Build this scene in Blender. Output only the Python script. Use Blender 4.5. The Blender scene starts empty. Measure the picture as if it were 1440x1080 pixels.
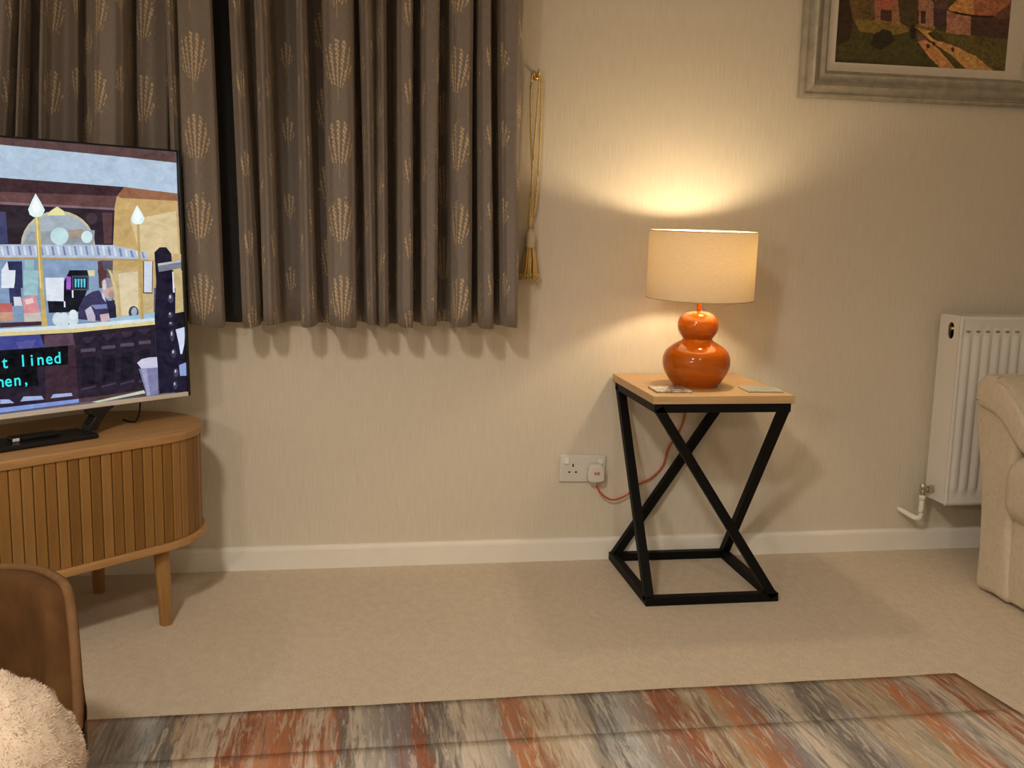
import bpy, bmesh, math, random
from mathutils import Vector, Matrix, noise
random.seed(7)
C = bpy.context.scene
COL = C.collection
PI = math.pi
# ------------------------------------------------------------------ camera, world, lights, exposure
cam_d = bpy.data.cameras.new('camera'); cam = bpy.data.objects.new('camera', cam_d); COL.objects.link(cam)
_r = Vector((0.98666, -0.16116, 0.02294)); _u = Vector((0.00235, 0.15504, 0.98791)); _f = Vector((0.16277, 0.97467, -0.15335))
cam.matrix_world = Matrix(((_r.x, _u.x, -_f.x, 0.0), (_r.y, _u.y, -_f.y, -2.9464), (_r.z, _u.z, -_f.z, 1.0217), (0, 0, 0, 1)))
cam_d.sensor_fit = 'HORIZONTAL'; cam_d.sensor_width = 36.0; cam_d.lens = 36.0 * 1401.4 / 1440.0
cam_d.clip_start = 0.05
C.camera = cam
w = bpy.data.worlds.new('world'); C.world = w; w.use_nodes = True
w.node_tree.nodes['Background'].inputs[0].default_value = (0.02, 0.017, 0.014, 1); w.node_tree.nodes['Background'].inputs[1].default_value = 0.3
C.view_settings.view_transform = 'Standard'; C.view_settings.look = 'None'; C.view_settings.gamma = 1.0
C.view_settings.use_curve_mapping = False; C.view_settings.exposure = 0.0
C.cycles.use_denoising = True
C.cycles.max_bounces = 8; C.cycles.sample_clamp_indirect = 6.0; C.cycles.caustics_reflective = False; C.cycles.caustics_refractive = False
def lamp_light(name, loc, power, col, radius):
    d = bpy.data.lights.new(name, 'POINT'); d.energy = power; d.color = col; d.shadow_soft_size = radius
    o = bpy.data.objects.new(name, d); COL.objects.link(o); o.location = loc
    return o
def ceiling_spot(name, loc, power, col, radius, angle):          # unseen ceiling spot; cone set to favour the floor over the upper wall
    o = lamp_light(name, loc, power, col, radius); d = o.data; d.type = 'SPOT'; d = o.data
    d.spot_size = math.radians(angle); d.spot_blend = 0.55
    return o
lamp_light('second_lamp_light', (-1.15, -3.30, 1.45), 31, (1.0, 0.87, 0.72), 0.08)       # lamp on the far side of the room
ceiling_spot('ceiling_light_near', (-0.55, -2.75, 2.26), 108, (1.0, 0.90, 0.76), 0.11, 158)
ceiling_spot('ceiling_fill_far', (0.60, -3.30, 2.28), 33, (1.0, 0.91, 0.78), 0.09, 150)  # unseen light added as room fill, mostly for the floor
BULB_RADIANCE = 262.0

# ------------------------------------------------------------------ helpers
def lin(c):
    def f(v):
        v = v / 255.0
        return v / 12.92 if v <= 0.04045 else ((v + 0.055) / 1.055) ** 2.4
    return (f(c[0]), f(c[1]), f(c[2]), 1.0)
class NT:
    def __init__(s, m): s.t = m.node_tree; s.n = s.t.nodes; s.l = s.t.links; s.b = s.n.get('Principled BSDF')
    def node(s, typ, **kw):
        n = s.n.new(typ)
        for k, v in kw.items(): setattr(n, k, v)
        return n
    def link(s, a, b): s.l.new(a, b)
    def val(s, inp, v):
        if hasattr(v, 'is_output') or isinstance(v, bpy.types.NodeSocket): s.link(v, inp)
        else: inp.default_value = v
    def math(s, op, a, b=0.0, c=0.0):
        n = s.node('ShaderNodeMath', operation=op)
        s.val(n.inputs[0], a); s.val(n.inputs[1], b); s.val(n.inputs[2], c)
        return n.outputs[0]
    def coord(s, which='Object', scale=(1, 1, 1), loc=(0, 0, 0), rot=(0, 0, 0)):
        c = s.node('ShaderNodeTexCoord'); m = s.node('ShaderNodeMapping')
        m.inputs['Scale'].default_value = scale; m.inputs['Location'].default_value = loc; m.inputs['Rotation'].default_value = rot
        s.link(c.outputs[which], m.inputs[0]); return m.outputs[0]
    def noise(s, vec, scale=1.0, detail=3.0, rough=0.5, dist=0.0):
        n = s.node('ShaderNodeTexNoise'); n.inputs['Scale'].default_value = scale; n.inputs['Detail'].default_value = detail
        n.inputs['Roughness'].default_value = rough; n.inputs['Distortion'].default_value = dist
        s.link(vec, n.inputs['Vector']); return n.outputs[0]
    def ramp(s, fac, stops, interp='LINEAR'):
        n = s.node('ShaderNodeValToRGB'); n.color_ramp.interpolation = interp
        e = n.color_ramp.elements
        while len(e) < len(stops): e.new(0.5)
        for k, (p, c) in enumerate(stops): e[k].position = p; e[k].color = c if len(c) == 4 else (*c, 1)
        s.link(fac, n.inputs[0]); return n.outputs[0]
    def mix(s, fac, a, b, typ='MIX'):
        n = s.node('ShaderNodeMix', data_type='RGBA', blend_type=typ)
        s.val(n.inputs[0], fac)
        s.val(n.inputs[6], a); s.val(n.inputs[7], b)
        return n.outputs[2]
    def bump(s, h, strength=0.3, dist=0.002):
        n = s.node('ShaderNodeBump'); n.inputs['Strength'].default_value = strength; n.inputs['Distance'].default_value = dist
        s.link(h, n.inputs['Height']); s.link(n.outputs[0], s.b.inputs['Normal']); return n
def mat(name, col, rough=0.6, metal=0.0, spec=0.5, coat=0.0):
    m = bpy.data.materials.new(name); m.use_nodes = True
    b = m.node_tree.nodes['Principled BSDF']
    b.inputs['Base Color'].default_value = (*col[:3], 1); b.inputs['Roughness'].default_value = rough
    b.inputs['Metallic'].default_value = metal; b.inputs['Specular IOR Level'].default_value = spec
    b.inputs['Coat Weight'].default_value = coat; b.inputs['Coat Roughness'].default_value = 0.05
    return m
def grain(name, col, var=0.12, scale=(40, 40, 4), rough=0.5, bump=0.05, which='Object', spec=0.4, rot=(0, 0, 0)):
    """a colour with stretched noise: wood grain, woven cloth, leather"""
    m = mat(name, col, rough, spec=spec); t = NT(m)
    v = t.coord(which, scale, rot=rot); n1 = t.noise(v, 1.0, 4, 0.6, 0.4)
    lo = tuple(max(0, c * (1 - 2 * var)) for c in col[:3]); hi = tuple(min(1, c * (1 + 2 * var)) for c in col[:3])
    c = t.ramp(n1, [(0.25, (*lo, 1)), (0.75, (*hi, 1))]); t.link(c, t.b.inputs['Base Color'])
    if bump: t.bump(n1, bump, 0.002)
    return m
def emit(name, col, strength=1.0):
    m = bpy.data.materials.new(name); m.use_nodes = True; nt = m.node_tree; nt.nodes.remove(nt.nodes['Principled BSDF'])
    e = nt.nodes.new('ShaderNodeEmission'); e.inputs[0].default_value = (*col[:3], 1); e.inputs[1].default_value = strength
    nt.links.new(e.outputs[0], nt.nodes['Material Output'].inputs[0]); return m
def obj(name, bm, mats, parent=None, smooth=False, label=None, recalc=True):
    if recalc: bmesh.ops.recalc_face_normals(bm, faces=bm.faces[:])
    me = bpy.data.meshes.new(name)
    if smooth:
        for f in bm.faces: f.smooth = True
    bm.to_mesh(me); bm.free()
    for m in (mats if isinstance(mats, (list, tuple)) else [mats]): me.materials.append(m)
    o = bpy.data.objects.new(name, me); COL.objects.link(o)
    if parent: o.parent = parent
    if label: o['label'] = label
    if smooth == 'auto':
        me.set_sharp_from_angle(angle=math.radians(38))
    return o
def thing(name, label, cat, loc=(0, 0, 0), rz=0.0, group=None):
    o = bpy.data.objects.new(name, None); COL.objects.link(o); o.location = loc; o.rotation_euler = (0, 0, rz)
    o.empty_display_size = 0.05
    return tag(o, label, cat, group)
def tag(o, label, cat, group=None):
    o['label'] = label; o['category'] = cat
    if group: o['group'] = group
    return o
def struct(o): o['kind'] = 'structure'; return o
def box(bm, x0, x1, y0, y1, z0, z1, bev=0.0, seg=2, M=None):
    r = bmesh.ops.create_cube(bm, size=1.0); vs = r['verts']
    for v in vs: v.co = Vector((x0 + (v.co.x + .5) * (x1 - x0), y0 + (v.co.y + .5) * (y1 - y0), z0 + (v.co.z + .5) * (z1 - z0)))
    if bev > 0:
        es = list({e for v in vs for e in v.link_edges})
        g = bmesh.ops.bevel(bm, geom=es, offset=bev, segments=seg, profile=0.5, affect='EDGES')
        vs = list({v for f in g['faces'] for v in f.verts} | {v for v in vs if v.is_valid})
    if M is not None: bmesh.ops.transform(bm, matrix=M, verts=vs)
    return vs
def lathe(bm, prof, n=48, M=None, close=True):
    rings = []
    for r, z in prof:
        rings.append([bm.verts.new((r * math.cos(2 * PI * k / n), r * math.sin(2 * PI * k / n), z)) for k in range(n)] if r > 1e-6 else [bm.verts.new((0, 0, z))])
    for a, b in zip(rings, rings[1:]):
        for k in range(n):
            q = [a[k % len(a)], a[(k + 1) % len(a)], b[(k + 1) % len(b)], b[k % len(b)]]
            q = list(dict.fromkeys(q))
            if len(q) > 2: bm.faces.new(q)
    if close:
        for rg in (rings[0], rings[-1]):
            if len(rg) > 2: bm.faces.new(rg)
    vs = [v for rg in rings for v in rg]
    if M is not None: bmesh.ops.transform(bm, matrix=M, verts=vs)
    return vs
def spline(pts, per=8):
    P = [Vector(p) for p in pts]; out = []
    for i in range(len(P) - 1):
        p0, p1, p2, p3 = P[max(i - 1, 0)], P[i], P[i + 1], P[min(i + 2, len(P) - 1)]
        for k in range(per):
            t = k / per
            out.append(0.5 * ((2 * p1) + (-p0 + p2) * t + (2 * p0 - 5 * p1 + 4 * p2 - p3) * t * t + (-p0 + 3 * p1 - 3 * p2 + p3) * t ** 3))
    out.append(P[-1]); return out
def tube(bm, pts, r, n=8):
    """tube along points; r a number or a list"""
    pts = [Vector(p) for p in pts]; rings = []
    up = Vector((0, 0, 1))
    for i, p in enumerate(pts):
        d = (pts[min(i + 1, len(pts) - 1)] - pts[max(i - 1, 0)]).normalized()
        a = d.cross(up)
        if a.length < 0.05: a = d.cross(Vector((1, 0, 0)))
        a.normalize(); b = d.cross(a).normalized(); rr = r[i] if isinstance(r, (list, tuple)) else r
        rings.append([bm.verts.new(p + (a * math.cos(2 * PI * k / n) + b * math.sin(2 * PI * k / n)) * rr) for k in range(n)])
    for a, b in zip(rings, rings[1:]):
        for k in range(n): bm.faces.new((a[k], a[(k + 1) % n], b[(k + 1) % n], b[k]))
    bm.faces.new(rings[0]); bm.faces.new(rings[-1])
def bar(bm, a, b, s, bev=0.0015, side=None):
    """square-section bar from a to b; side = direction one pair of faces looks"""
    a, b = Vector(a), Vector(b); d = (b - a); L = d.length; d.normalize()
    sd = Vector(side) if side else Vector((0, 1, 0))
    x = (sd - d * sd.dot(d)).normalized(); y = d.cross(x)
    M = Matrix(((x.x, y.x, d.x, a.x), (x.y, y.y, d.y, a.y), (x.z, y.z, d.z, a.z), (0, 0, 0, 1)))
    box(bm, -s / 2, s / 2, -s / 2, s / 2, 0, L, bev, 1, M)
def extr(bm, prof, a0, a1, r=0.02, n=4, place=None, belly=0.0):
    """closed profile (u,v) swept from a0 to a1 with rounded ends; place(u,v,a)->xyz"""
    N = len(prof); P = [Vector((p[0], p[1])) for p in prof]
    area = sum(P[i].x * P[(i + 1) % N].y - P[(i + 1) % N].x * P[i].y for i in range(N))
    nor = []
    for i in range(N):
        e = P[(i + 1) % N] - P[i - 1]; q = Vector((e.y, -e.x)).normalized()
        nor.append(q if area > 0 else -q)
    st = []
    for k in range(n + 1):
        th = k / n * PI / 2; st.append((a0 + r * (1 - math.sin(th)) if a1 > a0 else a0 - r * (1 - math.sin(th)), r * (1 - math.cos(th))))
    head = [(a0 + math.copysign(r * (1 - math.cos(k / n * PI / 2)), a1 - a0), r * (1 - math.sin(k / n * PI / 2))) for k in range(n + 1)]
    tail = [(a1 - math.copysign(r * (1 - math.cos(k / n * PI / 2)), a1 - a0), r * (1 - math.sin(k / n * PI / 2))) for k in range(n, -1, -1)]
    rings = []
    for a, ins in head + tail:
        rings.append([bm.verts.new(place(*(P[i] - nor[i] * ins), a)) for i in range(N)])
    for A, B in zip(rings, rings[1:]):
        for i in range(N): bm.faces.new((A[i], A[(i + 1) % N], B[(i + 1) % N], B[i]))
    bm.faces.new(rings[0]); bm.faces.new(rings[-1])
def smooth_loop(pts, per=4):
    n = len(pts); out = []
    for i in range(n):
        p0, p1, p2, p3 = (Vector(pts[(i + k) % n]) for k in (-1, 0, 1, 2))
        for k in range(per):
            t = k / per
            out.append(0.5 * ((2 * p1) + (-p0 + p2) * t + (2 * p0 - 5 * p1 + 4 * p2 - p3) * t * t + (-p0 + 3 * p1 - 3 * p2 + p3) * t ** 3))
    return [(v.x, v.y) for v in out]
def flat_layers(bm, polys, place, mats_of, step):
    for k, (c, lev, pts) in enumerate(sorted(polys, key=lambda q: q[1])):
        try: f = bm.faces.new([bm.verts.new(place(x, z, k * step)) for x, z in pts])
        except ValueError: continue
        f.material_index = mats_of(c)
    bmesh.ops.triangulate(bm, faces=bm.faces[:], ngon_method='EAR_CLIP')
# ------------------------------------------------------------------ materials
M = {}
def wallpaper():
    m = mat('wallpaper', (0.70, 0.63, 0.52), 0.75, spec=0.25); t = NT(m)
    v = t.coord('Object', (330, 330, 13)); n1 = t.noise(v, 1.0, 2, 0.5, 0.3)
    v2 = t.coord('Object', (1.3, 1.3, 1.1)); n2 = t.noise(v2, 1.0, 2)
    c = t.ramp(n1, [(0.25, (0.655, 0.595, 0.50, 1)), (0.7, (0.73, 0.675, 0.575, 1))])
    t.link(t.mix(t.math('MULTIPLY', n2, 0.12), c, (0.66, 0.58, 0.45, 1)), t.b.inputs['Base Color'])
    t.bump(n1, 0.55, 0.0016); return m
def carpet():
    m = mat('carpet', (0.6, 0.5, 0.4), 0.95, spec=0.1); t = NT(m)
    v = t.coord('Object', (260, 200, 200)); n1 = t.noise(v, 1.0, 3, 0.7)
    n2 = t.noise(t.coord('Object', (3.2, 2.4, 1)), 1.0, 4, 0.6, 0.6); n3 = t.noise(t.coord('Object', (46, 30, 1)), 1.0, 3, 0.6)
    c1 = t.ramp(n1, [(0.25, (0.53, 0.44, 0.33, 1)), (0.75, (0.92, 0.78, 0.61, 1))])
    c2 = t.mix(t.math('MULTIPLY', t.ramp(n2, [(0.35, (0, 0, 0, 1)), (0.65, (1, 1, 1, 1))]), 0.30), c1, (0.62, 0.515, 0.385, 1))
    c3 = t.mix(t.math('MULTIPLY', t.ramp(n3, [(.4, (0, 0, 0, 1)), (.65, (1, 1, 1, 1))]), 0.45), c2, (0.84, 0.71, 0.56, 1))
    t.link(c3, t.b.inputs['Base Color'])
    t.b.inputs['Sheen Weight'].default_value = 0.15
    t.bump(t.math('ADD', n1, t.math('MULTIPLY', n3, 0.8)), 0.8, 0.006); return m
M['wall'] = wallpaper(); M['carpet'] = carpet()
M['white_paint'] = grain('white_gloss_paint', (0.86, 0.83, 0.77), 0.02, (6, 6, 6), 0.35, 0.0)
M['ceiling'] = grain('ceiling_paint', (0.80, 0.77, 0.72), 0.02, (20, 20, 20), 0.9, 0.1)
M['black_steel'] = grain('black_powder_coat', (0.004, 0.004, 0.004), 0.2, (200, 200, 200), 0.55, 0.05, spec=0.15)
M['oak_top'] = grain('oak_veneer_light', (0.58, 0.38, 0.19), 0.10, (5, 70, 70), 0.42, 0.03)
M['oak'] = grain('oak_cabinet', (0.36, 0.19, 0.062), 0.13, (60, 60, 5), 0.5, 0.05)
M['oak_board'] = grain('oak_cabinet_board', (0.45, 0.25, 0.10), 0.10, (5, 60, 60), 0.45, 0.03)
M['oak_dark'] = grain('oak_cabinet_backing', (0.12, 0.06, 0.02), 0.1, (60, 60, 5), 0.7, 0.0)
M['orange_glaze'] = grain('orange_glaze', (0.45, 0.098, 0.002), 0.03, (9, 9, 9), 0.03, 0.0, spec=0.45)
M['orange_glaze'].node_tree.nodes['Principled BSDF'].inputs['Coat Weight'].default_value = 0.0
M['orange_flex'] = grain('orange_woven_flex', (0.55, 0.085, 0.03), 0.25, (500, 500, 500), 0.7, 0.1)
M['white_plastic'] = grain('white_plastic', (0.70, 0.68, 0.65), 0.01, (9, 9, 9), 0.35, 0.0)
M['black'] = grain('black_plastic', (0.008, 0.008, 0.009), 0.15, (90, 90, 90), 0.4, 0.0)
M['dark_hole'] = grain('dark_socket_hole', (0.01, 0.008, 0.006), 0.1, (90, 90, 90), 0.9, 0.0)
M['brass'] = mat('brass', (0.62, 0.42, 0.14), 0.3, 1.0)
M['chrome'] = mat('chrome', (0.55, 0.5, 0.42), 0.25, 1.0)
M['silver'] = grain('brushed_silver', (0.80, 0.77, 0.73), 0.05, (4, 300, 300), 0.45, 0.0); M['silver'].node_tree.nodes['Principled BSDF'].inputs['Metallic'].default_value = 0.25
M['radiator'] = grain('radiator_enamel', (0.78, 0.76, 0.73), 0.01, (7, 7, 7), 0.35, 0.0)
M['gold_cord'] = grain('gold_cord', (0.66, 0.48, 0.19), 0.22, (420, 420, 160), 0.6, 0.3)
M['gold_fringe'] = grain('gold_fringe', (0.70, 0.48, 0.17), 0.20, (500, 500, 8), 0.6, 0.2)
M['cream_cord'] = grain('cream_cord', (0.62, 0.52, 0.36), 0.15, (400, 400, 200), 0.7, 0.2)
M['leather'] = grain('beige_leather', (0.64, 0.56, 0.445), 0.05, (70, 70, 70), 0.5, 0.12)
M['suede'] = grain('brown_suede', (0.105, 0.050, 0.018), 0.16, (14, 14, 10), 0.9, 0.1, spec=0.15)
M['suede_edge'] = grain('brown_suede_welt', (0.185, 0.098, 0.045), 0.10, (30, 30, 30), 0.85, 0.1, spec=0.15)
M['fur'] = grain('cream_fur', (0.70, 0.575, 0.46), 0.08, (28, 28, 28), 0.95, 0.3, spec=0.1)
M['pewter'] = grain('pewter_frame', (0.40, 0.37, 0.31), 0.12, (30, 30, 30), 0.42, 0.06); M['pewter'].node_tree.nodes['Principled BSDF'].inputs['Metallic'].default_value = 0.35
M['mount'] = grain('mount_card', (0.66, 0.60, 0.52), 0.02, (60, 60, 60), 0.9, 0.03)
M['rubber'] = grain('black_rubber', (0.01, 0.01, 0.01), 0.1, (50, 50, 50), 0.8, 0.0)
def shade_mat():
    m = bpy.data.materials.new('linen_lampshade'); m.use_nodes = True; t = NT(m); t.n.remove(t.b)
    v = t.coord('Object', (90, 90, 500)); n = t.noise(v, 1.0, 2); c = t.ramp(n, [(0.3, (0.56, 0.48, 0.37, 1)), (0.7, (0.63, 0.55, 0.43, 1))])
    d = t.node('ShaderNodeBsdfDiffuse'); t.link(c, d.inputs[0])
    tr = t.node('ShaderNodeBsdfTranslucent'); tr.inputs[0].default_value = (0.60, 0.42, 0.20, 1)
    mx = t.node('ShaderNodeMixShader'); mx.inputs[0].default_value = 0.10
    t.link(d.outputs[0], mx.inputs[1]); t.link(tr.outputs[0], mx.inputs[2]); t.link(mx.outputs[0], t.n['Material Output'].inputs[0])
    return m
M['shade'] = shade_mat()
M['shade_rim'] = grain('shade_rim_tape', (0.50, 0.40, 0.27), 0.05, (60, 60, 60), 0.8, 0.0)
def curtain_mat():
    m = mat('taupe_jacquard', (0.2, 0.17, 0.15), 0.55, spec=0.35); t = NT(m)
    uvn = t.node('ShaderNodeUVMap'); uvn.uv_map = 'cloth'
    sp = t.node('ShaderNodeSeparateXYZ'); t.link(uvn.outputs[0], sp.inputs[0]); u, v = sp.outputs[0], sp.outputs[1]
    PU, PV = 0.15, 0.205
    def cell(du, dv):
        a = t.math('DIVIDE', t.math('ADD', u, du), PU); col = t.math('FLOOR', a)
        b = t.math('ADD', t.math('DIVIDE', t.math('ADD', v, dv), PV), t.math('MULTIPLY', t.math('MODULO', col, 2.0), 0.5))
        X = t.math('MULTIPLY', t.math('SUBTRACT', t.math('FRACT', a), 0.5), PU); Y = t.math('MULTIPLY', t.math('SUBTRACT', t.math('FRACT', b), 0.5), PV)
        return X, Y
    cmb = t.node('ShaderNodeCombineXYZ'); t.link(u, cmb.inputs[0]); t.link(v, cmb.inputs[1])
    mp = t.node('ShaderNodeMapping'); mp.inputs['Scale'].default_value = (260, 120, 1); t.link(cmb.outputs[0], mp.inputs[0])
    nz = t.noise(mp.outputs[0], 1.0, 2)
    mp3 = t.node('ShaderNodeMapping'); mp3.inputs['Scale'].default_value = (75, 55, 1); t.link(cmb.outputs[0], mp3.inputs[0]); nb = t.noise(mp3.outputs[0], 1.0, 3, .6)
    def fan(du, dv, R, A, stripes, dash):
        X, Y0 = cell(du, dv); Y = t.math('ADD', Y0, R * 0.9)
        r = t.math('SQRT', t.math('ADD', t.math('MULTIPLY', X, X), t.math('MULTIPLY', Y, Y)))
        an = t.math('ARCTAN2', X, Y)
        ex, ey = t.math('DIVIDE', X, R * A), t.math('DIVIDE', t.math('SUBTRACT', Y0, R * .08), R * .52)
        el = t.math('SQRT', t.math('ADD', t.math('MULTIPLY', ex, ex), t.math('MULTIPLY', ey, ey)))
        inside = t.math('LESS_THAN', t.math('ADD', el, t.math('MULTIPLY', t.math('SUBTRACT', nb, .5), 1.1)), 0.92)
        inside = t.math('MULTIPLY', inside, t.math('LESS_THAN', t.math('ABSOLUTE', an), 1.2))
        st = t.math('GREATER_THAN', t.math('SINE', t.math('ADD', t.math('MULTIPLY', an, stripes), t.math('MULTIPLY', nz, 4.0))), 0.05)
        da = t.math('GREATER_THAN', t.math('ADD', t.math('SINE', t.math('ADD', t.math('MULTIPLY', r, dash), t.math('MULTIPLY', t.math('FLOOR', t.math('MULTIPLY', an, stripes / 6.2832)), 2.4))), t.math('MULTIPLY', nz, 1.6)), 0.15)
        stem = t.math('MULTIPLY', t.math('LESS_THAN', t.math('ABSOLUTE', X), 0.0011), t.math('MULTIPLY', t.math('LESS_THAN', Y0, R * 0.3), t.math('GREATER_THAN', Y0, R * -0.7)))
        return t.math('MAXIMUM', t.math('MULTIPLY', inside, t.math('MULTIPLY', st, da)), t.math('MULTIPLY', stem, 0.5))
    f = t.math('MAXIMUM', fan(0.0, 0.0, 0.122, 0.31, 60.0, 560.0), fan(0.075, 0.06, 0.070, 0.26, 44.0, 560.0))
    mp2 = t.node('ShaderNodeMapping'); mp2.inputs['Scale'].default_value = (900, 60, 1); t.link(cmb.outputs[0], mp2.inputs[0])
    wv = t.noise(mp2.outputs[0], 1.0, 2)
    base = t.ramp(wv, [(0.3, (0.165, 0.136, 0.120, 1)), (0.7, (0.235, 0.195, 0.172, 1))])
    t.link(t.mix(t.math('MULTIPLY', f, 0.85), base, (0.60, 0.45, 0.27, 1)), t.b.inputs['Base Color'])
    t.link(t.math('SUBTRACT', 0.6, t.math('MULTIPLY', f, 0.2)), t.b.inputs['Roughness'])
    t.b.inputs['Sheen Weight'].default_value = 0.25; t.b.inputs['Sheen Tint'].default_value = (1.0, 0.85, 0.65, 1)
    t.bump(t.math('ADD', wv, t.math('MULTIPLY', f, 1.5)), 0.25, 0.0012)
    return m
M['curtain'] = curtain_mat()
M['fold_shade'] = grain('curtain_fold_shade', (0.040, 0.038, 0.042), .15, (300, 300, 40), .9, .05)  # shade of the deep fold, painted as a darker cloth colour
def rug_mat(name, dark):
    m = mat(name, (0.5, 0.4, 0.3), 0.95, spec=0.1); t = NT(m)
    OR, RU, SA, GR, DG, SL, CR, TA, KH, PB = (.62, .245, .11), (.43, .145, .065), (.70, .37, .24), (.47, .43, .40), (.23, .21, .20), (.33, .315, .335), (.82, .72, .60), (.62, .47, .32), (.58, .52, .39), (.62, .64, .64)
    bands = [(95, GR), (125, SA), (150, GR), (195, PB), (225, DG), (245, TA), (300, CR), (312, RU), (340, SA), (385, OR), (405, CR), (420, OR), (440, DG), (460, CR), (490, GR), (520, SL), (545, RU), (560, DG), (605, CR), (640, GR),
             (665, OR), (700, TA), (735, CR), (765, DG), (800, PB), (825, GR), (880, RU), (925, KH), (970, OR), (1010, SL), (1060, GR)]
    bands2 = [(1010, SL), (1040, CR), (1075, DG), (1120, GR), (1150, TA), (1180, KH), (1225, OR), (1255, GR), (1280, CR), (1305, RU), (1325, TA), (1345, RU), (1380, GR)]
    F = lambda px: (px - 95) / 1245 * 1.995 - .568 - .36
    g = t.node('ShaderNodeTexCoord'); s_ = t.node('ShaderNodeSeparateXYZ'); t.link(g.outputs['Object'], s_.inputs[0])
    n1 = t.noise(t.coord('Object', (7, 1.6, 1)), 1.0, 4, 0.6, 0.5); n4 = t.noise(t.coord('Object', (42, 4.5, 1), (5, 2, 0)), 1.0, 5, 0.7, 0.8)
    n2 = t.noise(t.coord('Object', (80, 8, 1), (3, 1, 0)), 1.0, 4, 0.65, 0.9)
    xx = t.math('ADD', s_.outputs[0], t.math('ADD', t.math('MULTIPLY', t.math('SUBTRACT', n1, .5), .12), t.math('MULTIPLY', t.math('SUBTRACT', n4, .5), .20)))
    def rm(bs):
        lo_, hi_ = F(bs[0][0]), F(bs[-1][0]); st = []
        return t.ramp(t.math('DIVIDE', t.math('SUBTRACT', xx, lo_), hi_ - lo_), [((F(p) - lo_) / (hi_ - lo_), (*q, 1)) for p, q in bs], 'LINEAR')
    c = t.mix(t.math('GREATER_THAN', xx, F(1010)), rm(bands), rm(bands2))
    c = t.mix(t.math('MULTIPLY', t.ramp(n4, [(0.40, (1, 1, 1, 1)), (0.50, (0, 0, 0, 1))]), 0.42), c, (0.20, 0.165, 0.145, 1))
    sp = t.ramp(n2, [(0.53, (0, 0, 0, 1)), (0.60, (1, 1, 1, 1))])
    c = t.mix(t.math('MULTIPLY', sp, 0.55), c, (0.86, 0.77, 0.65, 1))
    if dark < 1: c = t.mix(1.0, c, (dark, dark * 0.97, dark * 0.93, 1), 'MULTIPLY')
    t.link(c, t.b.inputs['Base Color'])
    fn = t.noise(t.coord('Object', (300, 220, 220)), 1.0, 2, 0.7)
    t.bump(t.math('ADD', fn, t.math('MULTIPLY', n2, 1.2)), 0.7, 0.005); return m

# ------------------------------------------------------------------ room shell
XL, XR, YF, ZC = -2.05, 2.78, -5.2, 2.42
def shell(name, m, *b): bm = bmesh.new(); box(bm, *b); return struct(obj(name, bm, m))
shell('floor', M['carpet'], XL - .1, XR + .1, YF - .1, .1, -.1, 0.0)
shell('ceiling', M['ceiling'], XL - .1, XR + .1, YF - .1, .1, ZC, ZC + .1)
shell('wall_back', M['wall'], XL - .1, XR + .1, 0.0, .1, 0.0, ZC)
shell('wall_left', M['wall'], XL - .1, XL, YF, 0.0, 0.0, ZC)
shell('wall_right', M['wall'], XR, XR + .1, YF, 0.0, 0.0, ZC)
shell('wall_front', M['wall'], XL, XR, YF - .1, YF, 0.0, ZC)
bm = bmesh.new()
prof = [(0, 0), (-.015, 0), (-.015, .058), (-.0135, .064), (-.009, .0685), (-.003, .070), (0, .070)]
ra = [bm.verts.new((XL, y, z)) for y, z in prof]; rb = [bm.verts.new((XR, y, z)) for y, z in prof]
for k in range(len(prof)): bm.faces.new((ra[k], ra[(k + 1) % len(prof)], rb[(k + 1) % len(prof)], rb[k]))
bm.faces.new(ra); bm.faces.new(rb)
struct(obj('baseboard_back', bm, M['white_paint']))

# ------------------------------------------------------------------ curtains
def curtain(name, folds, z_bot, z_top, zk, label, ph, fold_shade=0, mid=0.0):
    """folds: (x at hem, x at height zk, depth 0 front .. 1 back)"""
    cols = []
    for (b0, t0, d0), (b1, t1, d1) in zip(folds, folds[1:]):
        K = 7
        for k in range(K):
            s = k / K; e = s * s * (3 - 2 * s)
            cols.append((b0 + (b1 - b0) * s, t0 + (t1 - t0) * s, d0 + (d1 - d0) * e))
    cols.append(folds[-1])
    bm = bmesh.new(); uv = bm.loops.layers.uv.new('cloth')
    U = [0.0]
    for a, b in zip(cols, cols[1:]): U.append(U[-1] + math.hypot(b[0] - a[0], (b[2] - a[2]) * .15))
    ui = min((abs(c_[0] - mid) + c_[2] * .05, k_) for k_, c_ in enumerate(cols))[1]; uo = 1.5 * .15 - U[ui] + 3.0
    NZ = 26; g = []
    for j in range(NZ + 1):
        z = z_bot + (z_top - z_bot) * j / NZ; h = min(1.25, (z - z_bot) / (zk - z_bot)); row = []
        for i, (xb, xt, d) in enumerate(cols):
            x = xb + (xt - xb) * h
            wob = 0.006 * math.sin(z * 7 + U[i] * 19 + ph) + 0.004 * noise.noise(Vector((U[i] * 14, z * 4, ph)))
            y = -.185 + .150 * d + wob * (1 - .3 * d)
            zz = z + (0.004 * math.sin(U[i] * 31 + ph) if j == 0 else 0)
            row.append((bm.verts.new((x, y, zz)), U[i], z))
        g.append(row)
    for j in range(NZ):
        for i in range(len(cols) - 1):
            q = [g[j][i], g[j][i + 1], g[j + 1][i + 1], g[j + 1][i]]
            f = bm.faces.new([p[0] for p in q])
            if i < fold_shade: f.material_index = 1
            for lp, p in zip(f.loops, q): lp[uv].uv = (p[1] + uo, p[2])
    o = obj(name, bm, [M['curtain'], M['fold_shade']], smooth=True)
    md = o.modifiers.new('thickness', 'SOLIDIFY'); md.thickness = .004; md.offset = 0
    return tag(o, label, 'curtain')
def fx(px): return (-.42 + (px - 270) * .001976) * .983          # hem: image column -> metres along the wall
def ft(px): return (-.868 + px * .00183) * .983
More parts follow.
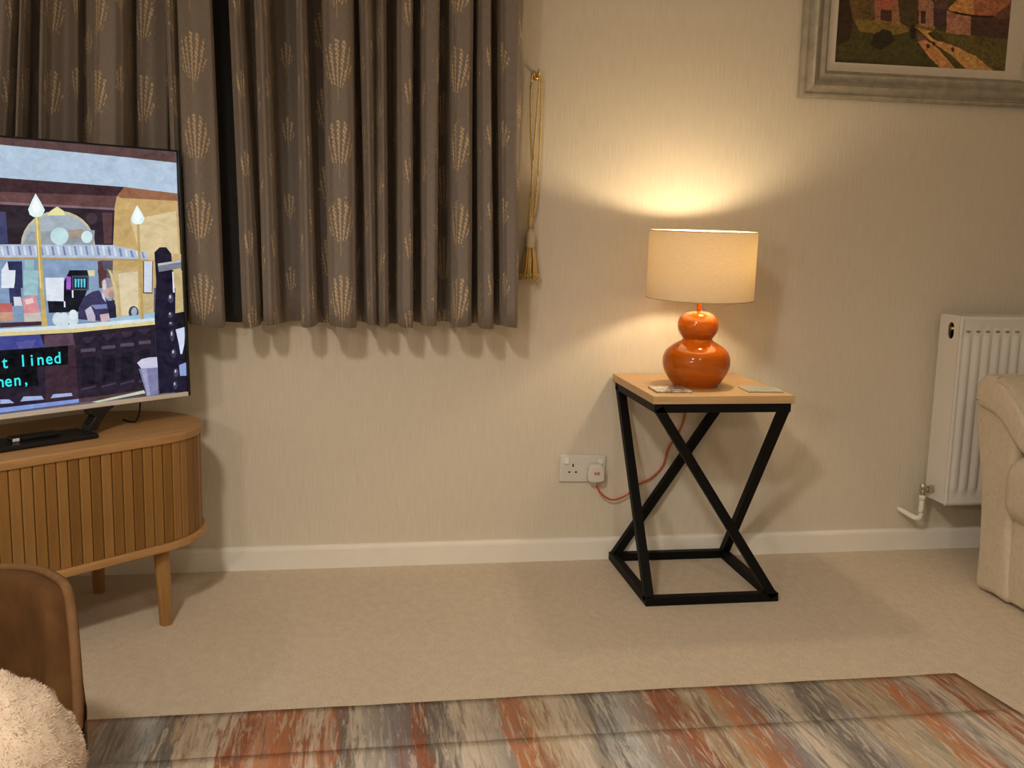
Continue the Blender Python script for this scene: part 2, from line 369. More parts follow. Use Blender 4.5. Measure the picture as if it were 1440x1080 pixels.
def folds(spans):
    out = []
    for b0, b1, t0, t1, k in spans:
        B = lambda s: round(fx(b0 + (b1 - b0) * s), 4); T = lambda s: round(ft(t0 + (t1 - t0) * s), 4)
        if k == 'L': out += [(B(.05), T(.05), .32), (B(.10), T(.10), .12), (B(.3), T(.3), .02), (B(.7), T(.7), .0), (B(.90), T(.90), .1), (B(.95), T(.95), .30)]
        elif k == 'l': out += [(B(.02), T(.02), .34), (B(.2), T(.2), .14), (B(.5), T(.5), .05), (B(.8), T(.8), .14), (B(.98), T(.98), .34)]
        elif k == 'm': out += [(B(.5), T(.5), .5)]
        elif k == 'D': out += [(B(-.3), T(-.3), .6), (B(.0), T(.0), .95), (B(.5), T(.5), 1.02), (B(1.), T(1.), .95), (B(1.3), T(1.3), .6)]
        else: out += [(B(-.22), T(-.22), .6), (B(.2), T(.2), .93), (B(.8), T(.8), .93), (B(1.22), T(1.22), .6)]
    return out
right_spans = [(290, 337, 272, 306, 'D'), (337, 361, 306, 326, 'l'), (361, 366, 326, 342, 'd'), (366, 388, 342, 362, 'l'), (389, 417, 366, 402, 'D'), (418, 440, 402, 416, 'l'),
    (440, 456, 416, 437, 'D'), (456, 497, 437, 486, 'L'), (497, 512, 486, 493, 'D'), (512, 524, 493, 512, 'l'), (524, 528, 512, 520, 'm'), (528, 541, 520, 532, 'l'), (541, 555, 532, 548, 'D'), (555, 576, 548, 572, 'L'),
    (576, 590, 572, 583, 'D'), (590, 610, 583, 612, 'L'), (610, 632, 612, 626, 'D'), (632, 661, 626, 663, 'L'), (661, 672, 663, 669, 'D'), (672, 693, 669, 688, 'L'), (693, 705, 688, 700, 'D'), (705, 728, 700, 736, 'L')]
left_spans = [(-330, -290, -330, -300, 'L'), (-290, -270, -300, -280, 'd'), (-270, -225, -280, -235, 'L'), (-225, -200, -235, -215, 'D'), (-200, -160, -215, -175, 'L'), (-160, -135, -175, -150, 'd'), (-135, -95, -150, -110, 'L'), (-95, -75, -110, -85, 'D'), (-75, -40, -85, -45, 'L'), (-40, -20, -45, -22, 'd'),
    (-20, 22, -22, 20, 'L'), (22, 34, 20, 25, 'd'), (34, 46, 25, 33, 'l'), (46, 66, 33, 52, 'd'), (66, 78, 52, 62, 'l'), (78, 112, 62, 94, 'm'), (112, 122, 94, 103, 'D'), (122, 138, 103, 122, 'm'), (138, 186, 122, 165, 'L'), (186, 194, 165, 172, 'D'),
    (194, 234, 172, 216, 'm'), (234, 246, 216, 219, 'd'), (246, 262, 219, 231, 'l'), (262, 266, 231, 234, 'm')]
fl = folds(left_spans) + [(fx(268), ft(238), .02), (fx(290), ft(258), -.08), (fx(312), ft(281), .0), (fx(313), ft(282), .25), (fx(309), ft(278), .5)]
fr_ = folds(right_spans) + [(fx(729), ft(738), .35), (fx(729.5), ft(738.5), .9)]
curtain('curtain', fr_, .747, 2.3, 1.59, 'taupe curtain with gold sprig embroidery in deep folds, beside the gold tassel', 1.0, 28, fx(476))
curtain('curtain', fl, .747, 2.3, 1.59, 'taupe gold-patterned curtain hanging behind the television, its wide pale edge beside a dark gap', 4.2, 0, fx(288))

# ------------------------------------------------------------------ tie-back tassel on its hook
TX, TZ = .541, 1.462
t = thing('tieback_hook', 'small brass hook on the wall right of the curtain, holding the tassel', 'hook', (TX, 0, TZ))
bm = bmesh.new(); lathe(bm, [(.0, 0), (.011, 0), (.011, .003), (.006, .006), (.0, .007)], 16, Matrix.Rotation(PI / 2, 4, 'X')); obj('rose', bm, M['brass'], t, True)
bm = bmesh.new(); tube(bm, spline([(0, -.004, 0), (0, -.02, -.002), (0, -.034, -.004), (.001, -.042, .004), (.002, -.043, .013)]), .0035); obj('arm', bm, M['brass'], t, True)
t = thing('tassel_tieback', 'gold curtain tassel on a looped cord hanging from the wall hook', 'tassel', (TX, -.03, TZ))
bm = bmesh.new()
tube(bm, spline([(.002, 0, .003), (-.018, -.003, -.012), (-.017, -.004, -.15), (-.010, -.006, -.27), (-.012, -.004, -.36), (-.012, 0, -.415)], 10), .0032, 6)
tube(bm, spline([(.002, 0, .003), (.004, -.002, -.02), (-.004, -.008, -.16), (-.010, -.008, -.28), (-.006, -.005, -.37), (-.011, 0, -.415)], 10), .0032, 6)
tube(bm, spline([(.001, 0, .002), (.012, .003, -.02), (.012, .003, -.20), (.006, .002, -.34), (.001, .001, -.385), (-.010, .0, -.41)], 10), .0030, 6)
obj('cord', bm, M['gold_cord'], t, True)
bm = bmesh.new(); lathe(bm, [(.0, -.405), (.006, -.405), (.008, -.415), (.006, -.425), (.005, -.44), (.0, -.44)], 12, Matrix.Translation((-.011, 0, 0))); obj('knot', bm, M['gold_cord'], t, True)
bm = bmesh.new(); lathe(bm, [(.0, -.436), (.006, -.438), (.013, -.45), (.0165, -.462), (.0165, -.472), (.0145, -.478), (.0155, -.486), (.0145, -.494), (.0, -.496)], 20, Matrix.Translation((-.010, 0, 0))); obj('head', bm, M['cream_cord'], t, True)
bm = bmesh.new()
for k in range(64):
    a = random.random() * 2 * PI; q = math.sqrt(random.random()); r0, r1 = .014 * q, (.027 + random.uniform(-.002, .004)) * q
    tube(bm, [(-.010 + r0 * math.cos(a), r0 * math.sin(a), -.490), (-.010 + (r0 + r1) / 2 * math.cos(a + .1), (r0 + r1) / 2 * math.sin(a + .1), -.53), (-.010 + r1 * math.cos(a), r1 * math.sin(a), -.578 - random.uniform(0, .006))], .0024, 5)
o = obj('fringe', bm, M['gold_fringe'], t, True); o['kind'] = 'stuff'
bm = bmesh.new()
for k in range(16):
    a = 2 * PI * k / 16
    for dz, rr in ((-.571, .0038), (-.586, .0034)):
        Mx = Matrix.Translation((-.010 + .028 * math.cos(a), .028 * math.sin(a), dz + .002 * math.sin(k * 2.1)))
        bmesh.ops.create_icosphere(bm, subdivisions=1, radius=rr, matrix=Mx)
o = obj('bead_trim', bm, M['gold_cord'], t, True); o['kind'] = 'stuff'

# ------------------------------------------------------------------ framed painting
FX0, FX1, FZ0, FZ1 = 1.347, 2.158, 1.436, 2.075
t = thing('framed_painting', 'country lane painting in a wide pewter frame, hanging high on the wall', 'painting', ((FX0 + FX1) / 2, 0, FZ0))
cx = (FX0 + FX1) / 2; W, H = FX1 - FX0, FZ1 - FZ0
# moulding profile: distance in from the outer edge, depth from the wall
mp = [(0, .004), (0, .024), (.005, .030), (.011, .031), (.014, .027), (.018, .028), (.026, .040), (.034, .044), (.042, .041), (.048, .034), (.056, .030), (.064, .033), (.071, .033), (.076, .026), (.084, .018), (.084, .004)]
def moulding(p0, p1, inw):
    bm = bmesh.new(); p0, p1, inw = Vector(p0), Vector(p1), Vector(inw); d = (p1 - p0).normalized(); A, B = [], []
    for q, dep in mp:
        A.append(bm.verts.new(p0 + inw * q + d * q + Vector((0, -dep, 0)))); B.append(bm.verts.new(p1 + inw * q - d * q + Vector((0, -dep, 0))))
    for k in range(len(mp)): bm.faces.new((A[k], A[(k + 1) % len(mp)], B[(k + 1) % len(mp)], B[k]))
    bm.faces.new(A); bm.faces.new(B)
    return obj('frame_side', bm, M['pewter'], t, 'auto')
moulding((-W / 2, 0, 0), (W / 2, 0, 0), (0, 0, 1)); moulding((-W / 2, 0, H), (W / 2, 0, H), (0, 0, -1))
moulding((-W / 2, 0, 0), (-W / 2, 0, H), (1, 0, 0)); moulding((W / 2, 0, 0), (W / 2, 0, H), (-1, 0, 0))
bm = bmesh.new(); px0, px1, pz0, pz1 = 1.4538 - cx, 2.0225 - cx, 1.5432 - FZ0, 1.968 - FZ0
o0, o1, q0, q1 = -W / 2 + .082, W / 2 - .082, .074, H - .082
vo = [bm.verts.new((x, -.020, z)) for x, z in ((o0, q0), (o1, q0), (o1, q1), (o0, q1))]; vi = [bm.verts.new((x, -.020, z)) for x, z in ((px0, pz0), (px1, pz0), (px1, pz1), (px0, pz1))]
vj = [bm.verts.new((v.co.x, -.016, v.co.z)) for v in vi]; vk = [bm.verts.new((v.co.x, -.006, v.co.z)) for v in vo]
for A, B in ((vo, vi), (vi, vj), (vk, vo)):
    for k in range(4): bm.faces.new((A[k], A[(k + 1) % 4], B[(k + 1) % 4], B[k]))
bm.faces.new(vk)
obj('mount', bm, M['mount'], t)
PAINT_GAIN = (1.55, 1.32, 1.6)
pm = {}; pl = []
def paint_index(c):
    if c not in pm:
        b = lin(c); col = tuple(min(.9, b[k] * PAINT_GAIN[k]) for k in range(3))
        m = mat('oil_paint', col, 0.55, spec=0.4); tt = NT(m)
        n1 = tt.noise(tt.coord('Object', (60, 60, 85)), 1.0, 5, 0.7, 1.0)
        lo = (col[0] * .35, col[1] * .38, col[2] * .5, 1)[:3]; hi = tuple(min(1, v * 1.55) for v in col)
        tt.link(tt.ramp(n1, [(.3, (*lo, 1)), (.72, (*hi, 1))]), tt.b.inputs['Base Color']); tt.bump(n1, .3, .002)
        pm[c] = len(pl); pl.append(m)
    return pm[c]
PNT=[((62,62,24),0,[(1.4194,1.9532),(2.0101,1.9944),(2.024,1.5396),(1.4514,1.5421)]),
((150,140,110),1,[(1.4194,1.9532),(2.0101,1.9944),(2.0184,1.775),(1.4359,1.7408)]),
((88,74,36),2,[(1.4323,1.7877),(1.5748,1.7896),(1.5837,1.7085),(1.5716,1.6703),(1.4425,1.6564)]),
((48,34,18),3,[(1.4349,1.7542),(1.4807,1.7502),(1.5068,1.6633),(1.4995,1.6116),(1.448,1.5849)]),
((112,98,40),2,[(1.5102,1.6686),(1.5791,1.6724),(1.6641,1.6753),(1.6961,1.6667),(1.6902,1.6457),(1.6332,1.6289),(1.5281,1.6371)]),
((38,36,18),3,[(1.5789,1.6294),(1.6044,1.648),(1.632,1.6426),(1.6461,1.6157),(1.602,1.5858),(1.5661,1.5978)]),
((130,100,66),2,[(1.5688,1.7486),(1.6493,1.7533),(1.6591,1.6664),(1.5753,1.6722)]),
((148,88,62),3,[(1.5766,1.7694),(1.6264,1.7724),(1.6304,1.705),(1.5842,1.7024)]),
((62,42,28),3,[(1.5919,1.7029),(1.6285,1.7042),(1.6303,1.6707),(1.5946,1.6722)]),
((66,56,28),4,[(1.6382,1.8341),(1.6716,1.8498),(1.7105,1.7637),(1.716,1.6712),(1.6974,1.653),(1.6609,1.6682),(1.6416,1.7528)]),
((128,96,74),3,[(1.6835,1.7621),(1.7099,1.7705),(1.7208,1.7163),(1.7159,1.7057),(1.692,1.7112)]),
((142,108,78),3,[(1.717,1.7367),(1.7432,1.7485),(1.7709,1.726),(1.7755,1.6571),(1.7196,1.6663)]),
((58,42,28),5,[(1.7245,1.7062),(1.7401,1.7071),(1.7419,1.6709),(1.7291,1.6702)]),
((84,62,50),4,[(1.7617,1.7599),(1.8137,1.7904),(1.8146,1.7216),(1.8107,1.6608),(1.775,1.6623)]),
((64,48,44),5,[(1.7657,1.7188),(1.8094,1.7144),(1.8088,1.6607),(1.7708,1.6656)]),
((184,132,66),5,[(1.813,1.7181),(1.8851,1.7878),(1.8991,1.7679),(1.9017,1.704),(1.8296,1.7104)]),
((146,98,62),5,[(1.8851,1.7878),(2.0106,1.8092),(2.0234,1.7474),(1.9697,1.7043),(1.9017,1.704)]),
((148,112,80),4,[(1.8096,1.7127),(1.8928,1.7059),(1.8959,1.6444),(1.8121,1.6469)]),
((70,50,38),4,[(1.893,1.7035),(2.0296,1.7093),(2.0253,1.6388),(1.8959,1.6444)]),
((92,64,46),5,[(1.9696,1.706),(2.023,1.7509),(2.0204,1.7018),(1.9907,1.6967)]),
((36,26,18),6,[(1.8096,1.7127),(1.8295,1.7114),(1.9016,1.705),(1.9696,1.7053),(1.9702,1.7004),(1.9023,1.6988),(1.8339,1.7061)]),
((104,92,36),2,[(1.7117,1.6676),(1.7747,1.6658),(1.7723,1.65),(1.7207,1.6542)]),
((188,142,76),5,[(1.7086,1.6588),(1.7684,1.6491),(1.7533,1.6421),(1.7746,1.6258),(1.8394,1.6117),(1.9181,1.5841),(1.9829,1.544),(1.8901,1.5446),(1.8387,1.5784),(1.7798,1.6122),(1.7461,1.6348)]),
((182,132,74),5,[(1.7222,1.6179),(1.7471,1.6244),(1.7887,1.6021),(1.854,1.545),(1.8022,1.545),(1.7681,1.5697),(1.7376,1.5996)]),
((74,70,28),6,[(1.7882,1.6074),(1.8006,1.6027),(1.8468,1.577),(1.8901,1.5446),(1.8581,1.5445),(1.8316,1.5693)]),
((84,80,36),3,[(1.776,1.652),(1.8959,1.6444),(2.0253,1.6388),(2.0238,1.5413),(1.9849,1.5441),(1.9181,1.5841),(1.8394,1.6117)]),
((34,24,20),7,[(1.6935,1.6528),(1.7001,1.6652),(1.7133,1.6504),(1.7119,1.6226),(1.6979,1.6253)]),
((96,72,50),6,[(1.712,1.6434),(1.738,1.6378),(1.755,1.6248),(1.7241,1.618)]),
((60,36,24),8,[(1.7676,1.6161),(1.7742,1.6213),(1.7811,1.6161),(1.7811,1.607),(1.7724,1.6072)]),
((60,36,24),8,[(1.8324,1.6019),(1.839,1.6071),(1.8459,1.6019),(1.846,1.5928),(1.8373,1.593)]),
((60,36,24),8,[(1.7494,1.6082),(1.756,1.6134),(1.7628,1.6082),(1.7629,1.5991),(1.7542,1.5993)])]
def clip_rect(pts, a0, a1, b0, b1):
    for ax, lim, sg in ((0, a0, 1), (0, a1, -1), (1, b0, 1), (1, b1, -1)):
        out = []
        for i in range(len(pts)):
            p, q = pts[i - 1], pts[i]; ip, iq = (p[ax] - lim) * sg >= 0, (q[ax] - lim) * sg >= 0
            if ip != iq:
                s = (lim - p[ax]) / (q[ax] - p[ax]); out.append((p[0] + s * (q[0] - p[0]), p[1] + s * (q[1] - p[1])))
            if iq: out.append(q)
        pts = out
        if not pts: break
    return pts
def brushy(pts, step=.007, amp=.0028):
    out = []
    for (x0, z0), (x1, z1) in zip(pts, pts[1:] + pts[:1]):
        n_ = max(1, int(math.hypot(x1 - x0, z1 - z0) / step))
        for k_ in range(n_):
            x, z = x0 + (x1 - x0) * k_ / n_, z0 + (z1 - z0) * k_ / n_
            out.append((x + amp * noise.noise(Vector((x * 140, z * 140, 1))), z + amp * noise.noise(Vector((x * 140, z * 140, 7)))))
    return out
bm = bmesh.new()
pp = [(c, l, clip_rect(brushy([(x - cx, z - FZ0) for x, z in q]), px0 - .003, px1 + .003, pz0 - .003, pz1 + .003)) for c, l, q in PNT]
flat_layers(bm, [q for q in pp if len(q[2]) > 2], lambda x, z, d: (x, -.0145 - d, z), paint_index, .00003)
obj('canvas', bm, pl, t, recalc=False)

# ------------------------------------------------------------------ radiator
RX0, RX1, RZ0, RZ1, RYB, RYF = 1.861, 2.661, .189, .789, -.050, -.150
t = thing('radiator', 'white panel radiator with vertical ribs on the wall behind the sofa', 'radiator', (RX0, 0, 0))
bm = bmesh.new()
WR = RX1 - RX0; pts = []; N = int(round((WR - .05) / .0333))
x = .012; pts = [(.0, 0), (.010, 0), (.014, -.003)]
for k in range(N):
    c = .030 + k * .0333
    pts += [(c - .012, -.003), (c - .007, .004), (c + .007, .004), (c + .012, -.003)]
pts += [(WR - .014, -.003), (WR - .010, 0), (WR, 0)]
zs = [(.0, 1, 0), (.010, 1, 0), (.022, 1, 1), (.045, 1, 1), (.060, 1, 2), (.530, 1, 2), (.542, 1, 1), (.578, 1, 1), (.590, 1, 0), (.6, 1, 0)]
rows = []
for z, _, md in zs:
    row = []
    for q, d in pts:
        dd = d if md == 2 else (-.003 if md == 1 and .012 < q < WR - .012 else 0)
        row.append(bm.verts.new((q, RYF - dd, RZ0 + z)))
    rows.append(row)
for A, B in zip(rows, rows[1:]):
    for k in range(len(pts) - 1): bm.faces.new((A[k], A[k + 1], B[k + 1], B[k]))
o = obj('front_panel', bm, M['radiator'], t, 'auto'); md = o.modifiers.new('thickness', 'SOLIDIFY'); md.thickness = .003; md.offset = 1
bm = bmesh.new()   # shade of the dimples painted as dark discs at each channel head
for k in range(N):
    c = .030 + k * .0333
    lathe(bm, [(.0, 0), (.0085, 0), (.008, .0012), (0, .0012)], 8, Matrix.Translation((c, RYF - .0001, RZ1 - .047)) @ Matrix.Rotation(PI / 2, 4, 'X') @ Matrix.Diagonal((1, .45, 1, 1)))
M['recess_shade'] = grain('radiator_recess_shade', (0.30, 0.28, 0.26), .05, (9, 9, 9), .6, 0)
o = obj('channel_heads', bm, M['recess_shade'], t, True); o['kind'] = 'stuff'
bm = bmesh.new(); box(bm, .004, WR - .004, RYB - .006, RYB + .004, RZ0, RZ1 - .004); obj('rear_panel', bm, M['radiator'], t)
def side_plate(x):
    bm = bmesh.new(); zc, yc, hy, hz = RZ1 - .048, (RYF + RYB) / 2 - .006, .0165, .026
    hole = []
    for k in range(24):
        a = 2 * PI * k / 24; hole.append((yc + hy * math.cos(a), zc + (hz - hy) * (1 if math.sin(a) >= 0 else -1) + hy * math.sin(a)))
    y0, y1, z0, z1 = RYF + .002, RYB + .004, RZ0 + .004, RZ1
    def rect_pt(y, z):
        a = math.atan2((z - zc) / .1, (y - yc) / .05); cy, cz = math.cos(a), math.sin(a); s = 1 / max(abs(cy), abs(cz)); u, v = cy * s, cz * s
        return (yc + (u * (y1 - yc) if u > 0 else -u * (y0 - yc)), zc + (v * (z1 - zc) if v > 0 else v * .10))
    A = [bm.verts.new((x, *p)) for p in hole]; B = [bm.verts.new((x, *rect_pt(*p))) for p in hole]
    for k in range(24): bm.faces.new((A[k], A[(k + 1) % 24], B[(k + 1) % 24], B[k]))
    lo = zc - .10; q = [bm.verts.new((x, y, z)) for y, z in ((y0, z0), (y1, z0), (y1, lo), (y0, lo))]; bm.faces.new(q)
    for yy0, yy1 in ((y0, y0), ): pass
    # corner fills
    for ys, zsn in ((y0, z1), (y1, z1), (y0, lo), (y1, lo)):
        near = sorted(B, key=lambda v: (v.co.y - ys) ** 2 + (v.co.z - zsn) ** 2)[:2]
        c = bm.verts.new((x, ys, zsn))
        try: bm.faces.new((near[0], near[1], c))
        except ValueError: pass
    o = obj('side_panel', bm, M['radiator'], t); md = o.modifiers.new('thickness', 'SOLIDIFY'); md.thickness = .003; md.offset = 0
    return o
side_plate(.001); side_plate(WR - .001)
bm = bmesh.new(); box(bm, .030, .036, RYF + .01, RYB - .01, RZ1 - .10, RZ1 - .012); obj('inner_fin', bm, M['dark_hole'], t)
bm = bmesh.new(); lathe(bm, [(0, 0), (.009, 0), (.009, .02), (.005, .022), (.005, .03), (0, .03)], 12, Matrix.Translation((.032, (RYF + RYB) / 2 - .002, RZ1 - .042)) @ Matrix.Rotation(-PI / 2, 4, 'Y')); obj('air_vent', bm, M['brass'], t, True)
bm = bmesh.new()
for k in range(40):
    xx = .008 + k * (WR - .016) / 39; box(bm, xx - .0035, xx + .0035, RYF + .003, RYB - .006, RZ1 - .003, RZ1)
box(bm, 0, WR, RYF, RYF + .006, RZ1 - .003, RZ1 + .0005); box(bm, 0, WR, RYB - .008, RYB, RZ1 - .003, RZ1 + .0005)
obj('top_grille', bm, M['radiator'], t)
for x in (.05, WR - .05):
    bm = bmesh.new(); box(bm, x - .02, x + .02, RYB, -.0005, RZ0 + .08, RZ1 - .06, .002, 1); obj('wall_bracket', bm, M['radiator'], t)
yv = -.085
bm = bmesh.new()
lathe(bm, [(0, 0), (.008, 0), (.008, .012), (.013, .012), (.013, .026), (.009, .026), (.009, .040), (0, .040)], 6, Matrix.Translation((.008, yv, RZ0 + .036)) @ Matrix.Rotation(-PI / 2, 4, 'Y'))
lathe(bm, [(0, -.022), (.010, -.022), (.012, -.014), (.012, -.004), (.010, .004), (.012, .010), (.008, .018), (0, .018)], 12, Matrix.Translation((-.034, yv, RZ0 + .036)))
obj('valve', bm, M['chrome'], t, 'auto')
bm = bmesh.new(); tube(bm, spline([(-.034, yv, RZ0 + .016), (-.034, yv, RZ0 - .045), (-.036, yv + .006, RZ0 - .060), (-.045, yv + .022, RZ0 - .062), (-.064, -.001, RZ0 - .050)], 6), .0085, 10); obj('pipe', bm, M['white_paint'], t, True)
bm = bmesh.new(); lathe(bm, [(0, 0), (.011, 0), (.011, .02), (0, .02)], 12, Matrix.Translation((-.034, yv, RZ0 + .002))); obj('pipe_nut', bm, M['white_paint'], t, True)

M['switch_white'] = grain('switch_white', (0.88, 0.87, 0.86), 0.01, (9, 9, 9), 0.25, 0.0)
# ------------------------------------------------------------------ double wall socket
t = thing('wall_socket', 'white double wall socket with two switches, below and left of the side table top', 'socket', (.7193, 0, .2934)); t.rotation_euler = (0, -(-.0204), 0)
bm = bmesh.new(); box(bm, -.073, .073, -.010, 0, -.043, .043, .004, 3); obj('faceplate', bm, M['white_plastic'], t, 'auto')
for sx in (-1, 1):
    cxs = sx * .0365
    bm = bmesh.new(); box(bm, -.0075, .0075, -.005, .0, -.009, .009, .001, 2, Matrix.Translation((sx * .053 if sx < 0 else .055, -.0105, .024)) @ Matrix.Rotation(math.radians(10 * sx), 4, 'X'))
    obj('switch', bm, M['switch_white'], t)
bm = bmesh.new()
for x, z, a, b in ((-.0315, .010, .0022, .0048), (-.0425, -.011, .0034, .0024), (-.0215, -.011, .0034, .0024)):
    box(bm, x - a, x + a, -.0106, -.008, z - b, z + b, .0006, 1)
obj('pin_holes', bm, M['dark_hole'], t)

# ------------------------------------------------------------------ side table
SX0, SX1, SY0, SY1, SH = .804, 1.206, -.425, -.0075, .591
t = thing('side_table', 'square oak-topped side table on a twisted black steel frame', 'table', ((SX0 + SX1) / 2, (SY0 + SY1) / 2, 0))
w2, d2 = (SX1 - SX0) / 2, (SY1 - SY0) / 2
bm = bmesh.new(); box(bm, -w2, w2, -d2, d2, SH - .022, SH, .0012, 2); obj('tabletop', bm, M['oak_top'], t)
S = .025; i = .007 + S / 2; a, b = w2 - i, d2 - i; zt, zb = SH - .022 - S / 2, S / 2
cor = [(-a, -b), (a, -b), (a, b), (-a, b)]
h = S / 2 - .0002
for k in range(4):
    p, q = cor[k], cor[(k + 1) % 4]; dx, dy = (h if q[0] > p[0] else -h if q[0] < p[0] else 0), (h if q[1] > p[1] else -h if q[1] < p[1] else 0)
    for nm, z in (('top_rail', zt), ('bottom_rail', zb)):
        bm = bmesh.new(); bar(bm, (p[0] - dx, p[1] - dy, z), (q[0] + dx, q[1] + dy, z), S, .001, (0, 0, 1)); obj(nm, bm, M['black_steel'], t)
for k in range(4):
    p, q = cor[k], cor[(k + 1) % 4]
    bm = bmesh.new(); bar(bm, (p[0], p[1], zt), (q[0], q[1], zb), S, .001, (0, 1, 0) if k % 2 == 0 else (1, 0, 0)); obj('leg', bm, M['black_steel'], t)

# coasters
def coaster(x, y, rz, label, col, rough, dk):
    m = mat('coaster_glass', col, rough, 0.15, spec=0.7, coat=0.3); tt = NT(m); n1 = tt.noise(tt.coord('Object', (40, 40, 40)), 1.0, 4, .6, 1.0)
    tt.link(tt.ramp(n1, [(.36, (*[c * dk for c in col], 1)), (.56, (*col, 1))]), tt.b.inputs['Base Color'])
    t = thing('coaster', label, 'coaster', (x, y, SH), rz, 'square coasters on the side table')
    bm = bmesh.new(); box(bm, -.05, .05, -.045, .045, 0.0, .0012, .0004, 1); obj('cork_base', bm, M['rubber'], t)
    bm = bmesh.new(); box(bm, -.05, .05, -.045, .045, .0012, .0055, .0008, 2); obj('glass_top', bm, m, t)
    return t
coaster(.8815, -.328, math.radians(-1), 'square glossy patterned coaster left of the orange lamp base', (.75, .76, .72), .10, .25)
coaster(1.1455, -.330, math.radians(-4), 'square plain grey coaster at the right corner of the side table', (.62, .66, .60), .16, .85)

# ------------------------------------------------------------------ table lamp
LX, LY = .983, -.2456
t = thing('table_lamp', 'lit table lamp with orange gourd base and cream drum shade, on the side table', 'lamp', (LX, LY, SH))
k = 1 / 510.0
prof = [(0, 0.0), (.058, 0.0), (.064, .004), (.074, .016), (.086, .034), (.0935, .052), (.096, .070), (.0935, .087), (.086, .102), (.073, .114), (.058, .123), (.047, .129), (.0425, .133), (.0425, .137),
        (.046, .142), (.052, .151), (.0565, .162), (.0578, .173), (.0565, .184), (.052, .195), (.044, .204), (.034, .210), (.022, .2135), (.012, .2145), (.009, .2155), (0, .2155)]
P = spline([(r, 0, z) for r, z in prof], 3)
bm = bmesh.new(); lathe(bm, [(max(0, v.x), v.z) for v in P], 64); obj('base', bm, M['orange_glaze'], t, True)
bm = bmesh.new(); lathe(bm, [(0, .214), (.008, .214), (.0065, .220), (.0065, .245), (.012, .249), (.013, .252), (.013, .29), (.010, .294), (0, .294)], 24); obj('lamp_holder', bm, M['orange_glaze'], t, True)
ZB0, ZB1, R = .8402 - SH, 1.0300 - SH, .150
bm = bmesh.new(); bulb_c = (.030, -.004, .965 - SH)
lathe(bm, [(0, -.034), (.012, -.030), (.020, -.016), (.0245, 0), (.022, .012), (.014, .021), (0, .025)], 24, Matrix.Translation(bulb_c)); obj('bulb', bm, emit('bulb_glow', (1.0, .77, .47), BULB_RADIANCE), t, True, label='glowing warm bulb')
bm = bmesh.new(); tube(bm, [(0, 0, .292), (.016, -.002, .315), (.030, -.004, .342)], .011, 12); obj('bulb_cap', bm, M['chrome'], t, True)
bm = bmesh.new(); n = 96; A, B = [], []
for q in range(n):
    cs, sn = math.cos(2 * PI * q / n), math.sin(2 * PI * q / n); A.append(bm.verts.new((R * cs, R * sn, ZB0))); B.append(bm.verts.new((R * cs, R * sn, ZB1)))
for q in range(n): bm.faces.new((A[q], A[(q + 1) % n], B[(q + 1) % n], B[q]))
sh = obj('lamp_shade', bm, M['shade'], t, True)
def torus(bm, z, R, r, n=96, m=6):
    g = [[bm.verts.new(((R + r * math.cos(2 * PI * j / m)) * math.cos(2 * PI * q / n), (R + r * math.cos(2 * PI * j / m)) * math.sin(2 * PI * q / n), z + r * math.sin(2 * PI * j / m))) for j in range(m)] for q in range(n)]
    for q in range(n):
        for j in range(m): bm.faces.new((g[q][j], g[(q + 1) % n][j], g[(q + 1) % n][(j + 1) % m], g[q][(j + 1) % m]))
for z in (ZB0 + .001, ZB1 - .001):
    bm = bmesh.new(); torus(bm, z, R, .0014); obj('shade_rim', bm, M['shade_rim'], sh, True)
bm = bmesh.new()
for q in range(3):
    a_ = 2 * PI * q / 3 + .5; tube(bm, [(.013 * math.cos(a_), .013 * math.sin(a_), .27), (R * math.cos(a_), R * math.sin(a_), ZB0 + .003)], .0013, 6)
torus(bm, .27, .0135, .0016, 24)
obj('shade_carrier', bm, M['white_paint'], sh, True)
tilt = Matrix.Translation((0, 0, ZB0)) @ Matrix.Rotation(math.radians(1.3), 4, 'X') @ Matrix.Translation((0, 0, -ZB0))
for o_ in [sh] + list(sh.children): o_.data.transform(tilt)
# plug and flex
px_, pz_ = .7193 + .0365 - LX, .2934 - .008 - SH
bm = bmesh.new()
extr(bm, smooth_loop([(-.021, -.027), (.021, -.027), (.0255, -.005), (.024, .014), (.014, .027), (-.014, .027), (-.024, .014), (-.0255, -.005)], 3), -.010, -.046, .006, 4, lambda u, v, a: (px_ + u, a - LY, pz_ + v))
plug = obj('plug', bm, M['white_plastic'], t, 'auto', label='white plug with an orange mark')
bm = bmesh.new()
for u in (-.0045, .0045): box(bm, px_ + u - .0034, px_ + u + .0034, -.0466 - LY, -.0455 - LY, pz_ - .004, pz_ + .005, .0015, 2)
M['orange_print'] = grain('orange_print', (.55, .17, .06), .05, (90, 90, 90), .6, 0)
obj('printed_mark', bm, M['orange_print'], plug)
bm = bmesh.new(); tube(bm, [(px_, -.026 - LY, pz_ - .022), (px_ + .001, -.026 - LY, pz_ - .040)], [.0055, .004], 10); obj('cord_grip', bm, M['white_plastic'], plug, True)
W_ = lambda x, y, z: (x - LX, y - LY, z - SH)
cord = [W_(px_ + LX + .001, -.026, pz_ + SH - .036), W_(.778, -.028, .215), W_(.815, -.026, .196), W_(.860, -.022, .210), W_(.900, -.014, .240), W_(.945, -.009, .262), W_(.978, -.008, .300),
        W_(.992, -.007, .350), W_(1.012, -.007, .385), W_(1.035, -.007, .430), W_(1.043, -.006, .480), W_(1.043, -.0035, .52), W_(1.043, -.0035, .575), W_(1.043, -.004, .5945), W_(1.035, -.020, .5945), W_(1.02, -.08, .5945), W_(.998, -.165, .5950)]
bm = bmesh.new(); tube(bm, spline(cord, 8), .0030, 8); obj('power_cord', bm, M['orange_flex'], t, True, label='orange fabric power cord')
